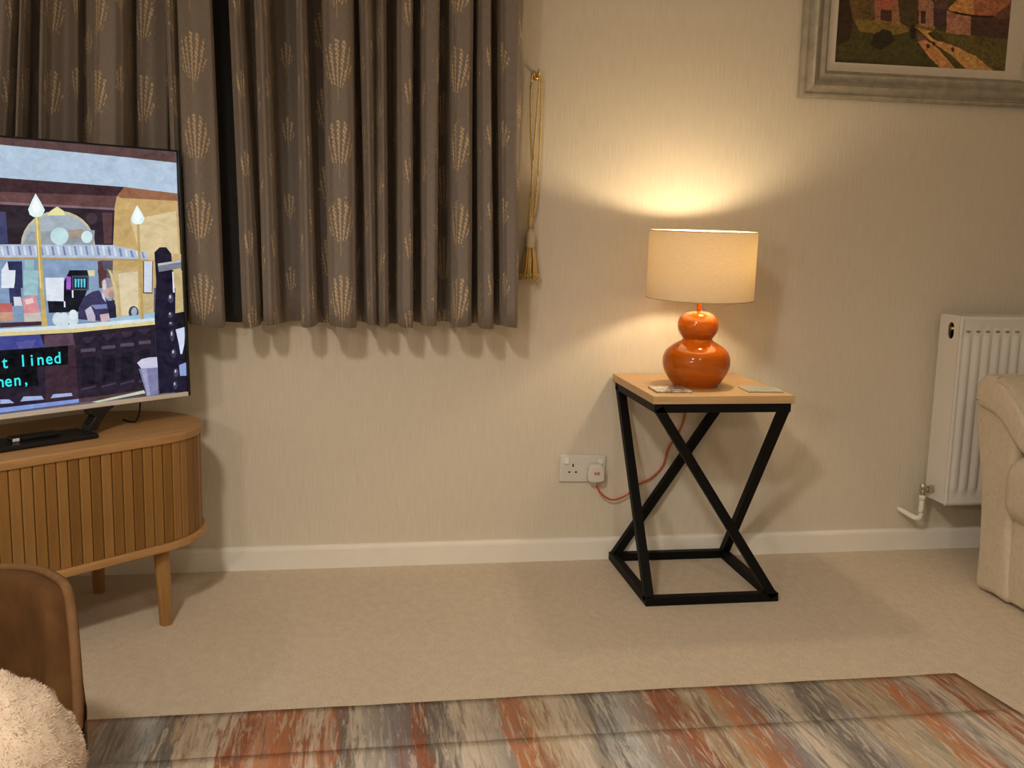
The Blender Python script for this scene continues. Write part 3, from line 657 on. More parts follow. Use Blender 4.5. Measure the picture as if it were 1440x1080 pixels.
loop = [W_(1.043, -.012, .545), W_(1.055, -.016, .52), W_(1.068, -.018, .505), W_(1.082, -.017, .515), W_(1.075, -.014, .535), W_(1.058, -.012, .54)]
bm = bmesh.new(); tube(bm, spline(loop, 8), .0028, 8); obj('cord_loop', bm, M['orange_flex'], t, True)

# ------------------------------------------------------------------ television cabinet (set across the corner)
TH = math.radians(41.3); tv_t = Vector((math.cos(TH), math.sin(TH), 0)); tv_n = Vector((math.sin(TH), -math.cos(TH), 0))
SC = -1.015
cc = tv_t * SC + tv_n * (-.168)
t = thing('television_cabinet', 'oak television cabinet with rounded slatted ends on round tapered legs', 'cabinet', (cc.x, cc.y, 0), TH)
HL, HD = .592, .205                     # half length, half depth of the boards
def stadium(e, n=28):
    """outline of the board, e outside the slat line"""
    hd = HD + e; hl = HL + e; r = hd; pts = []
    for s_, a0 in ((1, -90), (-1, 90)):
        for q in range(n + 1):
            a_ = math.radians(a0 + 180 * q / n); pts.append((s_ * (hl - r) + r * math.cos(a_), r * math.sin(a_)))
    return pts
def board(name, e, z0, z1, r):
    bm = bmesh.new(); extr(bm, stadium(e), z0, z1, r, 3, lambda u, v, a: (u, v, a)); return obj(name, bm, M['oak_board'], t, 'auto')
board('top_board', 0, .478, .500, .004); board('bottom_board', .004, .205, .225, .004)
bm = bmesh.new(); extr(bm, stadium(-.024), .222, .480, .001, 1, lambda u, v, a: (u, v, a)); obj('carcass', bm, M['oak_dark'], t, 'auto')
pts = stadium(-.012, 60); per = [0.0]
for q in range(len(pts)): per.append(per[-1] + math.dist(pts[q], pts[(q + 1) % len(pts)]))
def at_len(s):
    s %= per[-1]; q = max(0, min(len(pts) - 1, next(j for j in range(len(pts)) if per[j + 1] >= s - 1e-9)))
    f = (s - per[q]) / max(1e-9, per[q + 1] - per[q]); p, r_ = Vector(pts[q]), Vector(pts[(q + 1) % len(pts)])
    return p + (r_ - p) * f, (r_ - p).normalized()
NS = int(per[-1] / .0263); pitch = per[-1] / NS
tones = [(0.29, .145, .036), (0.24, .115, .027), (0.22, .103, .023), (0.27, .13, .033), (.32, .165, .048)]
sm = [grain('oak_slat', c, .10, (70, 70, 4), .5, .05) for c in tones]
bm = bmesh.new(); box(bm, -pitch / 2 + .0011, pitch / 2 - .0011, -.007, .006, .224, .479, .0022, 2)
me_slat = bpy.data.meshes.new('slat'); bmesh.ops.recalc_face_normals(bm, faces=bm.faces[:]); bm.to_mesh(me_slat); bm.free()
slat_meshes = []
for m_ in sm:
    me_ = me_slat.copy(); me_.materials.append(m_); slat_meshes.append(me_)
rs = random.Random(3)
for q in range(NS):
    p, d = at_len((q + .5) * pitch); o = bpy.data.objects.new('slat', rs.choice(slat_meshes)); COL.objects.link(o); o.parent = t
    o.location = (p.x, p.y, 0); o.rotation_euler = (0, 0, math.atan2(d.y, d.x))
for sx, sy in ((1, -1), (1, 1), (-1, -1), (-1, 1)):
    bx, by = sx * .400, sy * .168
    bm = bmesh.new(); tube(bm, [(bx * .995, by * .96, .206), (bx * 1.0, by * .98, .12), (bx * 1.003, by * 1.0, .0)], [.0195, .0185, .0155], 20); obj('leg', bm, M['oak'], t, 'auto')
for sx in (1, -1):
    bm = bmesh.new(); box(bm, sx * .40 - .02, sx * .40 + .02, -.145, .145, .186, .2055, .003, 2); obj('leg_rail', bm, M['oak'], t)

# ------------------------------------------------------------------ television
tc = tv_t * SC + tv_n * (-.106)
t = thing('television', 'flat television showing a pub bar scene with blue subtitles, on the oak cabinet', 'television', (tc.x, tc.y, .500), TH)
TM = Matrix.Translation((0, 0, .066)) @ Matrix.Rotation(math.radians(-1.5), 4, 'X')
def tvpart(name, bm, m, par=None, **kw):
    bmesh.ops.transform(bm, matrix=TM, verts=bm.verts[:]); return obj(name, bm, m, par or t, **kw)
bm = bmesh.new(); box(bm, -.554, .554, .002, .026, .0, .6365, .003, 2); box(bm, -.40, .40, .020, .058, .06, .42, .012, 3); tvpart('housing', bm, M['black'])
bm = bmesh.new()
box(bm, -.554, -.5465, -.008, .004, .0, .6365, .001, 1); box(bm, .5465, .554, -.008, .004, .0, .6365, .001, 1); box(bm, -.547, .547, -.008, .004, .6325, .6365, .001, 1)
tvpart('bezel', bm, M['black'])
bm = bmesh.new(); box(bm, -.547, .5465, -.009, .004, -.001, .0105, .0012, 1); tvpart('chin_strip', bm, M['silver'], label='silver strip along the lower edge of the screen')
tm_, tl_ = {}, []
def tv_index(c):
    if c not in tm_:
        tm_[c] = len(tl_); m_ = emit('screen_colour', lin(c), TV_GAIN); tl_.append(m_); q_ = NT(m_); e_ = m_.node_tree.nodes['Emission']; k_ = lin(c)
        f_ = q_.noise(q_.coord('Object', (34, 34, 50)), 1.0, 4, .65, .6); lum = .3 * k_[0] + .5 * k_[1] + .2 * k_[2]
        mu = [k_[j] * .82 + lum * .18 for j in range(3)]
        q_.link(q_.ramp(f_, [(.28, (*[v * (.70 + .22 * lum) for v in mu], 1)), (.72, (*[min(1, v * (1.18 - .14 * lum) + .012) for v in mu], 1))]), e_.inputs[0])
    return tm_[c]
TV_GAIN = 1.0
TVP=[((96,66,64),1,[(-0.1571,0.6453),(0.5417,0.6311),(0.5456,0.6052),(0.4058,0.6098),(0.1042,0.6166),(-0.1588,0.6232)]),
((176,200,224),1,[(-0.1588,0.6232),(0.1042,0.6166),(0.4058,0.6098),(0.5456,0.6052),(0.5444,0.5275),(0.398,0.5373),(0.0994,0.544),(-0.1644,0.5491)]),
((66,38,46),1,[(-0.1644,0.5491),(0.0994,0.544),(0.398,0.5373),(0.3772,0.5141),(0.0974,0.5129),(-0.1671,0.5134)]),
((104,66,64),1,[(-0.1671,0.5134),(0.0974,0.5129),(0.3772,0.5141),(0.3697,0.4834),(0.0957,0.4883),(-0.1689,0.4896)]),
((140,100,110),2,[(-0.1689,0.4896),(0.0959,0.4909),(0.3698,0.4852),(0.3695,0.4809),(0.0955,0.485),(-0.1693,0.4851)]),
((156,98,58),1,[(0.398,0.5373),(0.5444,0.5275),(0.5443,0.5087),(0.3887,0.5103),(0.3772,0.5141)]),
((205,166,90),1,[(0.3772,0.5141),(0.3887,0.5103),(0.5443,0.5087),(0.5471,0.3688),(0.543,0.2842),(0.3532,0.29),(0.3674,0.478)]),
((222,196,140),2,[(0.4095,0.4573),(0.5388,0.4828),(0.5419,0.3688),(0.4362,0.3545)]),
((46,32,44),1,[(-0.1693,0.4851),(0.0955,0.485),(0.3695,0.4798),(0.3609,0.3951),(0.0897,0.396),(-0.1762,0.3937)]),
((92,58,62),2,[(0.3366,0.4735),(0.3633,0.4725),(0.3573,0.3987),(0.338,0.3986)]),
((70,52,62),2,[(0.3236,0.459),(0.3226,0.4651),(0.3189,0.47),(0.3133,0.4726),(0.307,0.4724),(0.3012,0.4695),(0.297,0.4645),(0.2952,0.4584),(0.2963,0.4523),(0.2999,0.4475),(0.3054,0.4449),(0.3117,0.445),(0.3176,0.4478),(0.3219,0.4528)]),
((64,66,110),2,[(0.0945,0.4702),(0.1074,0.4673),(0.1077,0.3978),(0.0898,0.3977)]),
((200,190,150),2,[(0.314,0.395),(0.3129,0.4121),(0.3078,0.4284),(0.2989,0.4431),(0.2867,0.4555),(0.2718,0.4651),(0.2548,0.4715),(0.2367,0.4745),(0.2182,0.474),(0.2001,0.47),(0.1832,0.4629),(0.1681,0.4529),(0.1554,0.4405),(0.1457,0.4263),(0.1393,0.4107),(0.1364,0.3945)]),
((164,180,192),3,[(0.3095,0.395),(0.3084,0.4106),(0.3035,0.4255),(0.295,0.4389),(0.2834,0.4502),(0.2692,0.459),(0.2531,0.4649),(0.2359,0.4676),(0.2182,0.4672),(0.201,0.4636),(0.1849,0.4571),(0.1705,0.4479),(0.1584,0.4366),(0.1492,0.4236),(0.1431,0.4093),(0.1404,0.3945)]),
((150,160,168),4,[(0.1391,0.3945),(0.1579,0.425),(0.3152,0.4305),(0.3102,0.395)]),
((190,226,230),5,[(0.2489,0.4157),(0.2472,0.4247),(0.2415,0.4319),(0.2328,0.4357),(0.223,0.4356),(0.214,0.4315),(0.2075,0.4242),(0.2048,0.4153),(0.2064,0.4064),(0.2121,0.3992),(0.2206,0.3952),(0.2304,0.3953),(0.2395,0.3993),(0.2461,0.4066)]),
((206,236,240),5,[(0.3079,0.4145),(0.3069,0.4209),(0.3033,0.426),(0.2978,0.4288),(0.2915,0.4288),(0.2857,0.4258),(0.2815,0.4206),(0.2797,0.4142),(0.2808,0.4078),(0.2843,0.4027),(0.2898,0.3999),(0.2961,0.3999),(0.3019,0.4028),(0.3062,0.408)]),
((170,150,130),4,[(0.249,0.4296),(0.2857,0.4336),(0.2844,0.4125),(0.2515,0.4105)]),
((232,225,150),4,[(0.2091,0.4735),(0.2256,0.4842),(0.2409,0.4744),(0.2439,0.4641),(0.2015,0.463)]),
((176,194,222),6,[(-0.1757,0.3997),(0.0897,0.396),(0.359,0.3951),(0.4496,0.3768),(0.4527,0.3581),(0.3572,0.3626),(0.0878,0.3672),(-0.1783,0.3666)]),
((212,224,240),7,[(0.0894,0.3921),(0.094,0.3921),(0.0965,0.3715),(0.092,0.3715)]),
((122,138,180),7,[(0.1018,0.3921),(0.1064,0.3921),(0.109,0.3714),(0.1044,0.3715)]),
((212,224,240),7,[(0.1143,0.3921),(0.1189,0.3921),(0.1216,0.3714),(0.1169,0.3714)]),
((122,138,180),7,[(0.1269,0.3921),(0.1316,0.3921),(0.1342,0.3713),(0.1296,0.3713)]),
((212,224,240),7,[(0.1396,0.3922),(0.1443,0.3922),(0.147,0.3712),(0.1423,0.3713)]),
((122,138,180),7,[(0.1524,0.3922),(0.1572,0.3922),(0.1599,0.3712),(0.1552,0.3712)]),
((212,224,240),7,[(0.1654,0.3922),(0.1702,0.3922),(0.173,0.3711),(0.1681,0.3711)]),
((122,138,180),7,[(0.1784,0.3922),(0.1832,0.3922),(0.1861,0.371),(0.1812,0.3711)]),
((212,224,240),7,[(0.1916,0.3923),(0.1964,0.3923),(0.1993,0.371),(0.1944,0.371)]),
((122,138,180),7,[(0.2048,0.3923),(0.2097,0.3923),(0.2127,0.3709),(0.2077,0.3709)]),
((212,224,240),7,[(0.2182,0.3923),(0.2232,0.3923),(0.2261,0.3708),(0.2212,0.3709)]),
((122,138,180),7,[(0.2317,0.3923),(0.2367,0.3923),(0.2397,0.3708),(0.2347,0.3708)]),
((212,224,240),7,[(0.2453,0.3924),(0.2504,0.3924),(0.2535,0.3707),(0.2484,0.3707)]),
((122,138,180),7,[(0.2591,0.3924),(0.2642,0.3924),(0.2673,0.3706),(0.2622,0.3706)]),
((212,224,240),7,[(0.273,0.3924),(0.2781,0.3924),(0.2812,0.3706),(0.2761,0.3706)]),
((122,138,180),7,[(0.287,0.3924),(0.2921,0.3924),(0.2953,0.3705),(0.2901,0.3705)]),
((212,224,240),7,[(0.3011,0.3925),(0.3063,0.3925),(0.3095,0.3704),(0.3043,0.3704)]),
((122,138,180),7,[(0.3153,0.3925),(0.3206,0.3925),(0.3239,0.3703),(0.3186,0.3704)]),
((212,224,240),7,[(0.3297,0.3925),(0.335,0.3925),(0.3384,0.3703),(0.333,0.3703)]),
((122,138,180),7,[(0.3441,0.3913),(0.3495,0.3913),(0.3529,0.3695),(0.3475,0.3696)]),
((212,224,240),7,[(0.3587,0.3891),(0.3641,0.3891),(0.3676,0.3684),(0.3622,0.3684)]),
((122,138,180),7,[(0.3733,0.3869),(0.3788,0.3869),(0.3824,0.3672),(0.3769,0.3672)]),
((212,224,240),7,[(0.3881,0.3847),(0.3936,0.3847),(0.3974,0.366),(0.3918,0.366)]),
((122,138,180),7,[(0.403,0.3824),(0.4086,0.3824),(0.4125,0.3648),(0.4069,0.3648)]),
((212,224,240),7,[(0.4181,0.3802),(0.4238,0.3802),(0.4277,0.3635),(0.4221,0.3636)]),
((122,138,180),7,[(0.4333,0.3779),(0.439,0.3779),(0.4431,0.3623),(0.4374,0.3623)]),
((186,152,84),8,[(-0.1783,0.3666),(0.0878,0.3672),(0.3572,0.3626),(0.4536,0.3589),(0.4534,0.3544),(0.3569,0.3575),(0.0874,0.3623),(-0.1786,0.3618)]),
((128,158,196),1,[(-0.1785,0.3636),(0.0875,0.3629),(0.3224,0.3574),(0.3186,0.291),(-0.1829,0.3062)]),
((128,158,196),1,[(-0.1819,0.3183),(0.3194,0.3054),(0.3516,0.2608),(0.3487,0.2097),(0.0771,0.2045),(-0.1902,0.2089)]),
((44,48,92),2,[(0.1035,0.3578),(0.1367,0.3575),(0.1345,0.2966),(0.1029,0.2975)]),
((52,54,100),2,[(0.1031,0.3009),(0.1297,0.3001),(0.1302,0.2559),(0.1036,0.2571)]),
((92,54,52),2,[(0.3185,0.3557),(0.3298,0.3538),(0.3377,0.2904),(0.3186,0.291)]),
((92,54,52),2,[(0.3173,0.3342),(0.3402,0.3338),(0.3387,0.3085),(0.3228,0.2981)]),
((226,232,244),3,[(0.0891,0.338),(0.1035,0.3578),(0.1055,0.3377),(0.1199,0.3308),(0.1145,0.2972),(0.0865,0.298)]),
((222,232,244),3,[(0.0891,0.338),(0.1204,0.3375),(0.1168,0.3072),(0.0886,0.3047)]),
((146,190,196),2,[(0.1437,0.3608),(0.1641,0.3606),(0.16,0.2958),(0.1362,0.2965)]),
((150,196,205),2,[(0.1388,0.3372),(0.1729,0.3366),(0.1675,0.2784),(0.1351,0.2796)]),
((220,205,150),3,[(0.291,0.3346),(0.3097,0.3343),(0.3089,0.32),(0.2939,0.3203)]),
((220,230,244),3,[(0.1874,0.3191),(0.2323,0.3181),(0.2282,0.2622),(0.1875,0.2652)]),
((18,20,34),2,[(0.1889,0.3157),(0.1927,0.2636),(0.2318,0.2627),(0.2339,0.2971),(0.247,0.3354),(0.2948,0.3346),(0.2925,0.2954),(0.2706,0.2711),(0.263,0.2358),(0.191,0.2365)]),
((170,70,215),4,[(0.2382,0.3215),(0.249,0.3195),(0.2471,0.2889),(0.2363,0.29)]),
((70,80,92),3,[(0.2513,0.3226),(0.294,0.3218),(0.292,0.2865),(0.2514,0.2878)]),
((20,30,50),4,[(0.2547,0.3176),(0.2893,0.3169),(0.2877,0.2902),(0.2538,0.2912)]),
((60,205,235),5,[(0.2574,0.3148),(0.2625,0.3146),(0.2606,0.2942),(0.2569,0.2943)]),
((60,205,235),5,[(0.2647,0.3146),(0.2699,0.3145),(0.2679,0.294),(0.2642,0.2941)]),
((60,205,235),5,[(0.2721,0.3144),(0.2772,0.3143),(0.2753,0.2938),(0.2716,0.2939)]),
((60,205,235),5,[(0.2794,0.3143),(0.2846,0.3141),(0.2827,0.2935),(0.279,0.2936)]),
((236,238,246),4,[(0.2282,0.2622),(0.2318,0.262),(0.2317,0.2479),(0.2281,0.2481)]),
((236,238,246),4,[(0.2493,0.2878),(0.2529,0.2877),(0.2526,0.27),(0.2489,0.2702)]),
((228,140,146),3,[(0.1313,0.2729),(0.1607,0.2804),(0.1709,0.2386),(0.1342,0.238)]),
((245,205,205),4,[(0.1362,0.2693),(0.1551,0.2734),(0.1572,0.2616),(0.1388,0.2583)]),
((205,92,88),3,[(0.081,0.2641),(0.1073,0.263),(0.1073,0.2434),(0.0796,0.2431)]),
((208,150,112),3,[(0.0796,0.2431),(0.1099,0.2416),(0.108,0.223),(0.0783,0.223)]),
((214,220,230),4,[(0.1115,0.277),(0.1282,0.2764),(0.1302,0.2559),(0.1122,0.2567)]),
((200,190,180),3,[(0.1325,0.2387),(0.1719,0.2385),(0.1723,0.216),(0.1329,0.2175)]),
((70,44,52),3,[(0.0781,0.2196),(0.1724,0.2177),(0.1718,0.2084),(0.0773,0.2085)]),
((206,222,232),5,[(0.2235,0.2201),(0.2226,0.2272),(0.2194,0.233),(0.2144,0.2364),(0.2087,0.2367),(0.2034,0.2338),(0.1996,0.2284),(0.1979,0.2215),(0.1987,0.2145),(0.2019,0.2087),(0.2068,0.2053),(0.2125,0.2049),(0.2179,0.2078),(0.2218,0.2132)]),
((206,222,232),5,[(0.2394,0.2193),(0.2385,0.2264),(0.2352,0.2322),(0.2302,0.2356),(0.2244,0.2359),(0.2191,0.233),(0.2152,0.2276),(0.2135,0.2207),(0.2143,0.2136),(0.2176,0.2078),(0.2225,0.2043),(0.2283,0.204),(0.2337,0.2068),(0.2376,0.2123)]),
((206,222,232),5,[(0.2613,0.2181),(0.2604,0.2252),(0.257,0.2311),(0.2519,0.2345),(0.2461,0.2348),(0.2407,0.2319),(0.2367,0.2265),(0.235,0.2195),(0.2359,0.2124),(0.2392,0.2065),(0.2442,0.2031),(0.2501,0.2027),(0.2555,0.2056),(0.2595,0.211)]),
((224,236,242),6,[(0.2597,0.2289),(0.2589,0.2342),(0.2561,0.2385),(0.2518,0.241),(0.247,0.2413),(0.2425,0.2392),(0.2392,0.2351),(0.2378,0.23),(0.2386,0.2247),(0.2413,0.2204),(0.2456,0.2178),(0.2504,0.2175),(0.255,0.2196),(0.2583,0.2237)]),
((58,54,96),6,[(0.2602,0.2181),(0.2637,0.2465),(0.278,0.2709),(0.2993,0.2826),(0.3164,0.2857),(0.3361,0.2614),(0.3587,0.2495),(0.3577,0.2173),(0.3255,0.2091)]),
((36,32,62),7,[(0.3359,0.2578),(0.3554,0.2607),(0.3585,0.2172),(0.3393,0.2157)]),
((206,168,158),8,[(0.3627,0.2868),(0.3613,0.2966),(0.3564,0.3046),(0.3489,0.3092),(0.3403,0.3094),(0.3323,0.3052),(0.3266,0.2976),(0.3242,0.288),(0.3255,0.2782),(0.3304,0.2702),(0.3378,0.2656),(0.3464,0.2652),(0.3544,0.2693),(0.3603,0.277)]),
((150,142,150),9,[(0.3554,0.3023),(0.3541,0.3077),(0.3498,0.3121),(0.3434,0.3146),(0.3363,0.3148),(0.3297,0.3126),(0.325,0.3084),(0.3231,0.3032),(0.3244,0.2978),(0.3286,0.2934),(0.3349,0.2908),(0.3421,0.2906),(0.3487,0.2928),(0.3535,0.297)]),
((216,205,215),9,[(0.3358,0.2977),(0.3356,0.3034),(0.3344,0.308),(0.3324,0.3105),(0.33,0.3106),(0.3277,0.3081),(0.326,0.3037),(0.3251,0.298),(0.3253,0.2924),(0.3266,0.2878),(0.3286,0.2853),(0.3309,0.2852),(0.3332,0.2876),(0.335,0.2921)]),
((188,145,140),9,[(0.3593,0.2733),(0.3585,0.2772),(0.3558,0.2803),(0.3519,0.2821),(0.3474,0.2823),(0.3433,0.2807),(0.3403,0.2778),(0.3391,0.2741),(0.3399,0.2702),(0.3425,0.2671),(0.3464,0.2653),(0.3509,0.2651),(0.3551,0.2666),(0.358,0.2696)]),
((204,208,226),7,[(0.3218,0.2801),(0.3291,0.2744),(0.3327,0.2561),(0.3248,0.2655)]),
((120,130,190),8,[(0.2936,0.2505),(0.3336,0.2513),(0.3349,0.2404),(0.3044,0.2403)]),
((196,186,210),8,[(0.278,0.2387),(0.2935,0.2487),(0.3034,0.223),(0.3027,0.2104),(0.284,0.2132)]),
((205,175,180),8,[(0.3149,0.2261),(0.3381,0.2285),(0.341,0.2101),(0.3177,0.2077)]),
((206,178,118),1,[(0.3556,0.3336),(0.4679,0.3317),(0.4613,0.2015),(0.3525,0.2076)]),
((224,204,160),2,[(0.3708,0.326),(0.4227,0.3288),(0.419,0.2208),(0.3728,0.2194)]),
((120,82,54),3,[(0.4378,0.3545),(0.4666,0.3542),(0.4607,0.2716),(0.4336,0.2741)]),
((206,216,232),4,[(0.4411,0.3545),(0.4637,0.3543),(0.4584,0.2755),(0.437,0.277)]),
((200,170,90),5,[(0.3404,0.3374),(0.3497,0.3319),(0.3688,0.2895),(0.3609,0.2897)]),
((214,196,130),9,[(0.344,0.3338),(0.3498,0.3337),(0.3642,0.2787),(0.3632,0.2236),(0.3593,0.2238),(0.3564,0.2789)]),
((54,58,72),7,[(0.4181,0.2264),(0.4171,0.2336),(0.4136,0.2395),(0.4082,0.2429),(0.4022,0.2432),(0.3965,0.2403),(0.3925,0.2348),(0.3907,0.2278),(0.3917,0.2206),(0.3952,0.2148),(0.4005,0.2113),(0.4065,0.211),(0.4122,0.2139),(0.4163,0.2194)]),
((150,170,190),8,[(0.4141,0.2285),(0.4136,0.2334),(0.4115,0.2374),(0.4084,0.2397),(0.4048,0.2398),(0.4015,0.2378),(0.3991,0.2341),(0.398,0.2293),(0.3986,0.2244),(0.4006,0.2204),(0.4037,0.2181),(0.4073,0.2179),(0.4106,0.2199),(0.4131,0.2237)]),
((150,195,225),7,[(0.3413,0.2156),(0.4624,0.2243),(0.4616,0.2072),(0.3408,0.2064)]),
((206,176,72),10,[(0.1697,0.4616),(0.1814,0.4619),(0.1814,0.2952),(0.171,0.2955)]),
((206,176,72),10,[(0.1718,0.3092),(0.1802,0.3159),(0.1839,0.2055),(0.1716,0.2049)]),
((240,224,140),11,[(0.173,0.459),(0.1757,0.459),(0.1751,0.2954),(0.1731,0.2954)]),
((196,160,70),10,[(0.4241,0.4467),(0.4313,0.4468),(0.4294,0.2877),(0.4221,0.2879)]),
((196,160,70),10,[(0.4245,0.3324),(0.431,0.3323),(0.4318,0.2088),(0.4229,0.2093)]),
((222,250,250),12,[(0.1753,0.5122),(0.1861,0.4931),(0.1946,0.4748),(0.1876,0.4627),(0.1805,0.4591),(0.1668,0.4588),(0.159,0.4637),(0.156,0.4753),(0.165,0.494)]),
((255,255,255),13,[(0.1754,0.5028),(0.1852,0.4796),(0.1775,0.4658),(0.1675,0.4689),(0.1649,0.4823)]),
((222,250,250),12,[(0.4273,0.4943),(0.438,0.4773),(0.4464,0.4609),(0.4399,0.4502),(0.4331,0.4471),(0.4199,0.4468),(0.4123,0.4512),(0.4092,0.4616),(0.4176,0.4782)]),
((255,255,255),13,[(0.4276,0.486),(0.4374,0.4652),(0.4301,0.453),(0.4204,0.4558),(0.4177,0.4677)]),
((210,226,232),8,[(-0.1902,0.2089),(0.0772,0.2062),(0.1786,0.2059),(0.4617,0.2102),(0.4613,0.2015),(0.2496,0.1956),(0.0766,0.1978),(-0.1909,0.1998)]),
((226,206,128),9,[(-0.1909,0.1998),(0.0766,0.1978),(0.2497,0.1963),(0.4613,0.2023),(0.4617,0.1935),(0.2491,0.1867),(0.0761,0.1894),(-0.1916,0.1906)]),
((40,27,46),2,[(-0.1916,0.1906),(0.0762,0.1911),(0.2491,0.1874),(0.4618,0.195),(0.4668,0.0204),(0.4231,0.0264),(0.2506,0.0236),(0.0653,0.0255),(-0.2038,0.0308)]),
((58,66,150),3,[(-0.1916,0.1906),(0.0761,0.1904),(0.1671,0.1885),(0.1756,0.1565),(0.074,0.1575),(-0.193,0.1723)]),
((84,84,170),4,[(0.1098,0.1735),(0.1576,0.1752),(0.1461,0.157),(0.1172,0.1575)]),
((92,62,84),3,[(0.1773,0.1843),(0.2454,0.1851),(0.2507,0.1508),(0.1755,0.1547)]),
((62,36,52),3,[(0.1756,0.1565),(0.2491,0.1563),(0.2506,0.0243),(0.1709,0.0248)]),
((86,70,92),4,[(0.2633,0.1451),(0.3008,0.1451),(0.3004,0.1371),(0.2628,0.1372)]),
((60,42,62),4,[(0.2649,0.1731),(0.3025,0.1741),(0.2903,0.1605),(0.2752,0.1587)]),
((26,18,36),4,[(0.2634,0.1227),(0.2981,0.1235),(0.2943,0.0579),(0.2593,0.0525)]),
((70,54,78),4,[(0.2576,0.049),(0.2956,0.0533),(0.2954,0.0497),(0.2574,0.0443)]),
((86,70,92),4,[(0.3163,0.1483),(0.3532,0.1485),(0.3527,0.1404),(0.3158,0.1403)]),
((60,42,62),4,[(0.3179,0.1767),(0.3548,0.178),(0.3423,0.1641),(0.3286,0.1621)]),
((26,18,36),4,[(0.3165,0.1256),(0.3504,0.1265),(0.3467,0.0599),(0.3125,0.0541)]),
((70,54,78),4,[(0.3108,0.0506),(0.348,0.0552),(0.3478,0.0515),(0.3105,0.0458)]),
((86,70,92),4,[(0.3659,0.1509),(0.4031,0.1512),(0.4027,0.1429),(0.3655,0.1428)]),
((60,42,62),4,[(0.3675,0.1798),(0.4047,0.1811),(0.3919,0.167),(0.3786,0.1649)]),
((26,18,36),4,[(0.3662,0.1278),(0.4003,0.1288),(0.3967,0.0612),(0.3623,0.0553)]),
((70,54,78),4,[(0.3605,0.0517),(0.3981,0.0565),(0.3979,0.0527),(0.3602,0.0469)]),
((86,70,92),4,[(0.4154,0.1533),(0.4484,0.154),(0.448,0.1456),(0.415,0.145)]),
((60,42,62),4,[(0.417,0.1826),(0.45,0.1843),(0.4368,0.17),(0.4285,0.1675)]),
((26,18,36),4,[(0.4158,0.1299),(0.4456,0.1313),(0.442,0.0628),(0.412,0.0562)]),
((70,54,78),4,[(0.4101,0.0526),(0.4435,0.058),(0.4433,0.0542),(0.4099,0.0477)]),
((122,152,232),4,[(-0.2038,0.0308),(0.0653,0.0255),(0.2507,0.0251),(0.2501,0.0164),(0.0646,0.0146),(-0.2047,0.0184)]),
((156,174,226),5,[(0.111,0.0351),(0.1195,0.0459),(0.1615,0.0425),(0.1659,0.0336)]),
((156,174,226),5,[(0.1822,0.0345),(0.1891,0.0436),(0.2332,0.0416),(0.2357,0.0341)]),
((156,174,226),5,[(0.0666,0.0452),(0.0863,0.0429),(0.0974,0.0333),(0.0659,0.035)]),
((88,58,60),4,[(0.2507,0.0251),(0.4232,0.0279),(0.4286,0.0112),(0.2501,0.0164)]),
((196,206,176),5,[(0.2838,0.0138),(0.4232,0.0272),(0.4261,0.0192),(0.297,0.0104)]),
((26,20,44),6,[(0.4702,0.3767),(0.4855,0.3898),(0.5044,0.3898),(0.5184,0.3727),(0.5184,0.285),(0.4719,0.2864)]),
((28,20,46),6,[(0.4742,0.3316),(0.5219,0.3308),(0.5277,0.1648),(0.5521,0.011),(0.4665,0.0139),(0.4609,0.1939)]),
((24,18,34),5,[(0.5185,0.3309),(0.5544,0.3303),(0.5556,0.0106),(0.5114,0.0096)]),
((122,128,146),8,[(0.4771,0.3485),(0.5448,0.3573),(0.5447,0.3362),(0.4794,0.327)]),
((190,190,196),9,[(0.4779,0.3485),(0.5439,0.3566),(0.5441,0.3516),(0.4785,0.3428)]),
((204,178,112),7,[(0.5271,0.3307),(0.5514,0.3303),(0.5462,0.2221),(0.5217,0.2194)]),
((205,176,105),6,[(0.5227,0.3727),(0.5464,0.3726),(0.543,0.2842),(0.5214,0.2849)]),
((224,228,245),8,[(0.5175,0.3271),(0.5217,0.327),(0.5226,0.2733),(0.5174,0.2735)]),
((206,218,246),8,[(0.5204,0.1769),(0.5487,0.1822),(0.5438,0.1363),(0.5365,0.1113),(0.5312,0.1118),(0.5281,0.1374)]),
((140,160,222),8,[(0.5255,0.0829),(0.5468,0.088),(0.546,0.0525),(0.5276,0.0543)]),
((66,58,92),8,[(0.5184,0.2581),(0.5171,0.2658),(0.5131,0.2707),(0.5078,0.2709),(0.5033,0.2663),(0.5013,0.2588),(0.5025,0.2511),(0.5065,0.2462),(0.5118,0.2459),(0.5164,0.2505)]),
((196,190,220),9,[(0.5113,0.2623),(0.51,0.2668),(0.507,0.267),(0.5053,0.2625),(0.5066,0.258),(0.5096,0.2578)]),
((66,58,92),8,[(0.5137,0.216),(0.5127,0.221),(0.5094,0.2242),(0.5051,0.2244),(0.5016,0.2215),(0.5,0.2166),(0.5011,0.2116),(0.5044,0.2084),(0.5086,0.2082),(0.5122,0.211)]),
((196,190,220),9,[(0.5077,0.2188),(0.5066,0.2218),(0.5042,0.2219),(0.5029,0.219),(0.5039,0.2161),(0.5063,0.2159)]),
((66,58,92),8,[(0.5152,0.1927),(0.5138,0.196),(0.5101,0.1981),(0.5053,0.1984),(0.5014,0.1967),(0.4997,0.1936),(0.5011,0.1903),(0.5048,0.1882),(0.5096,0.1879),(0.5135,0.1896)]),
((196,190,220),9,[(0.5085,0.1947),(0.5072,0.1966),(0.5045,0.1968),(0.5031,0.195),(0.5044,0.1931),(0.5071,0.1929)]),
((66,58,92),8,[(0.5162,0.1616),(0.5154,0.1708),(0.5122,0.1766),(0.508,0.1769),(0.5042,0.1715),(0.5025,0.1626),(0.5034,0.1534),(0.5065,0.1476),(0.5108,0.1472),(0.5145,0.1526)]),
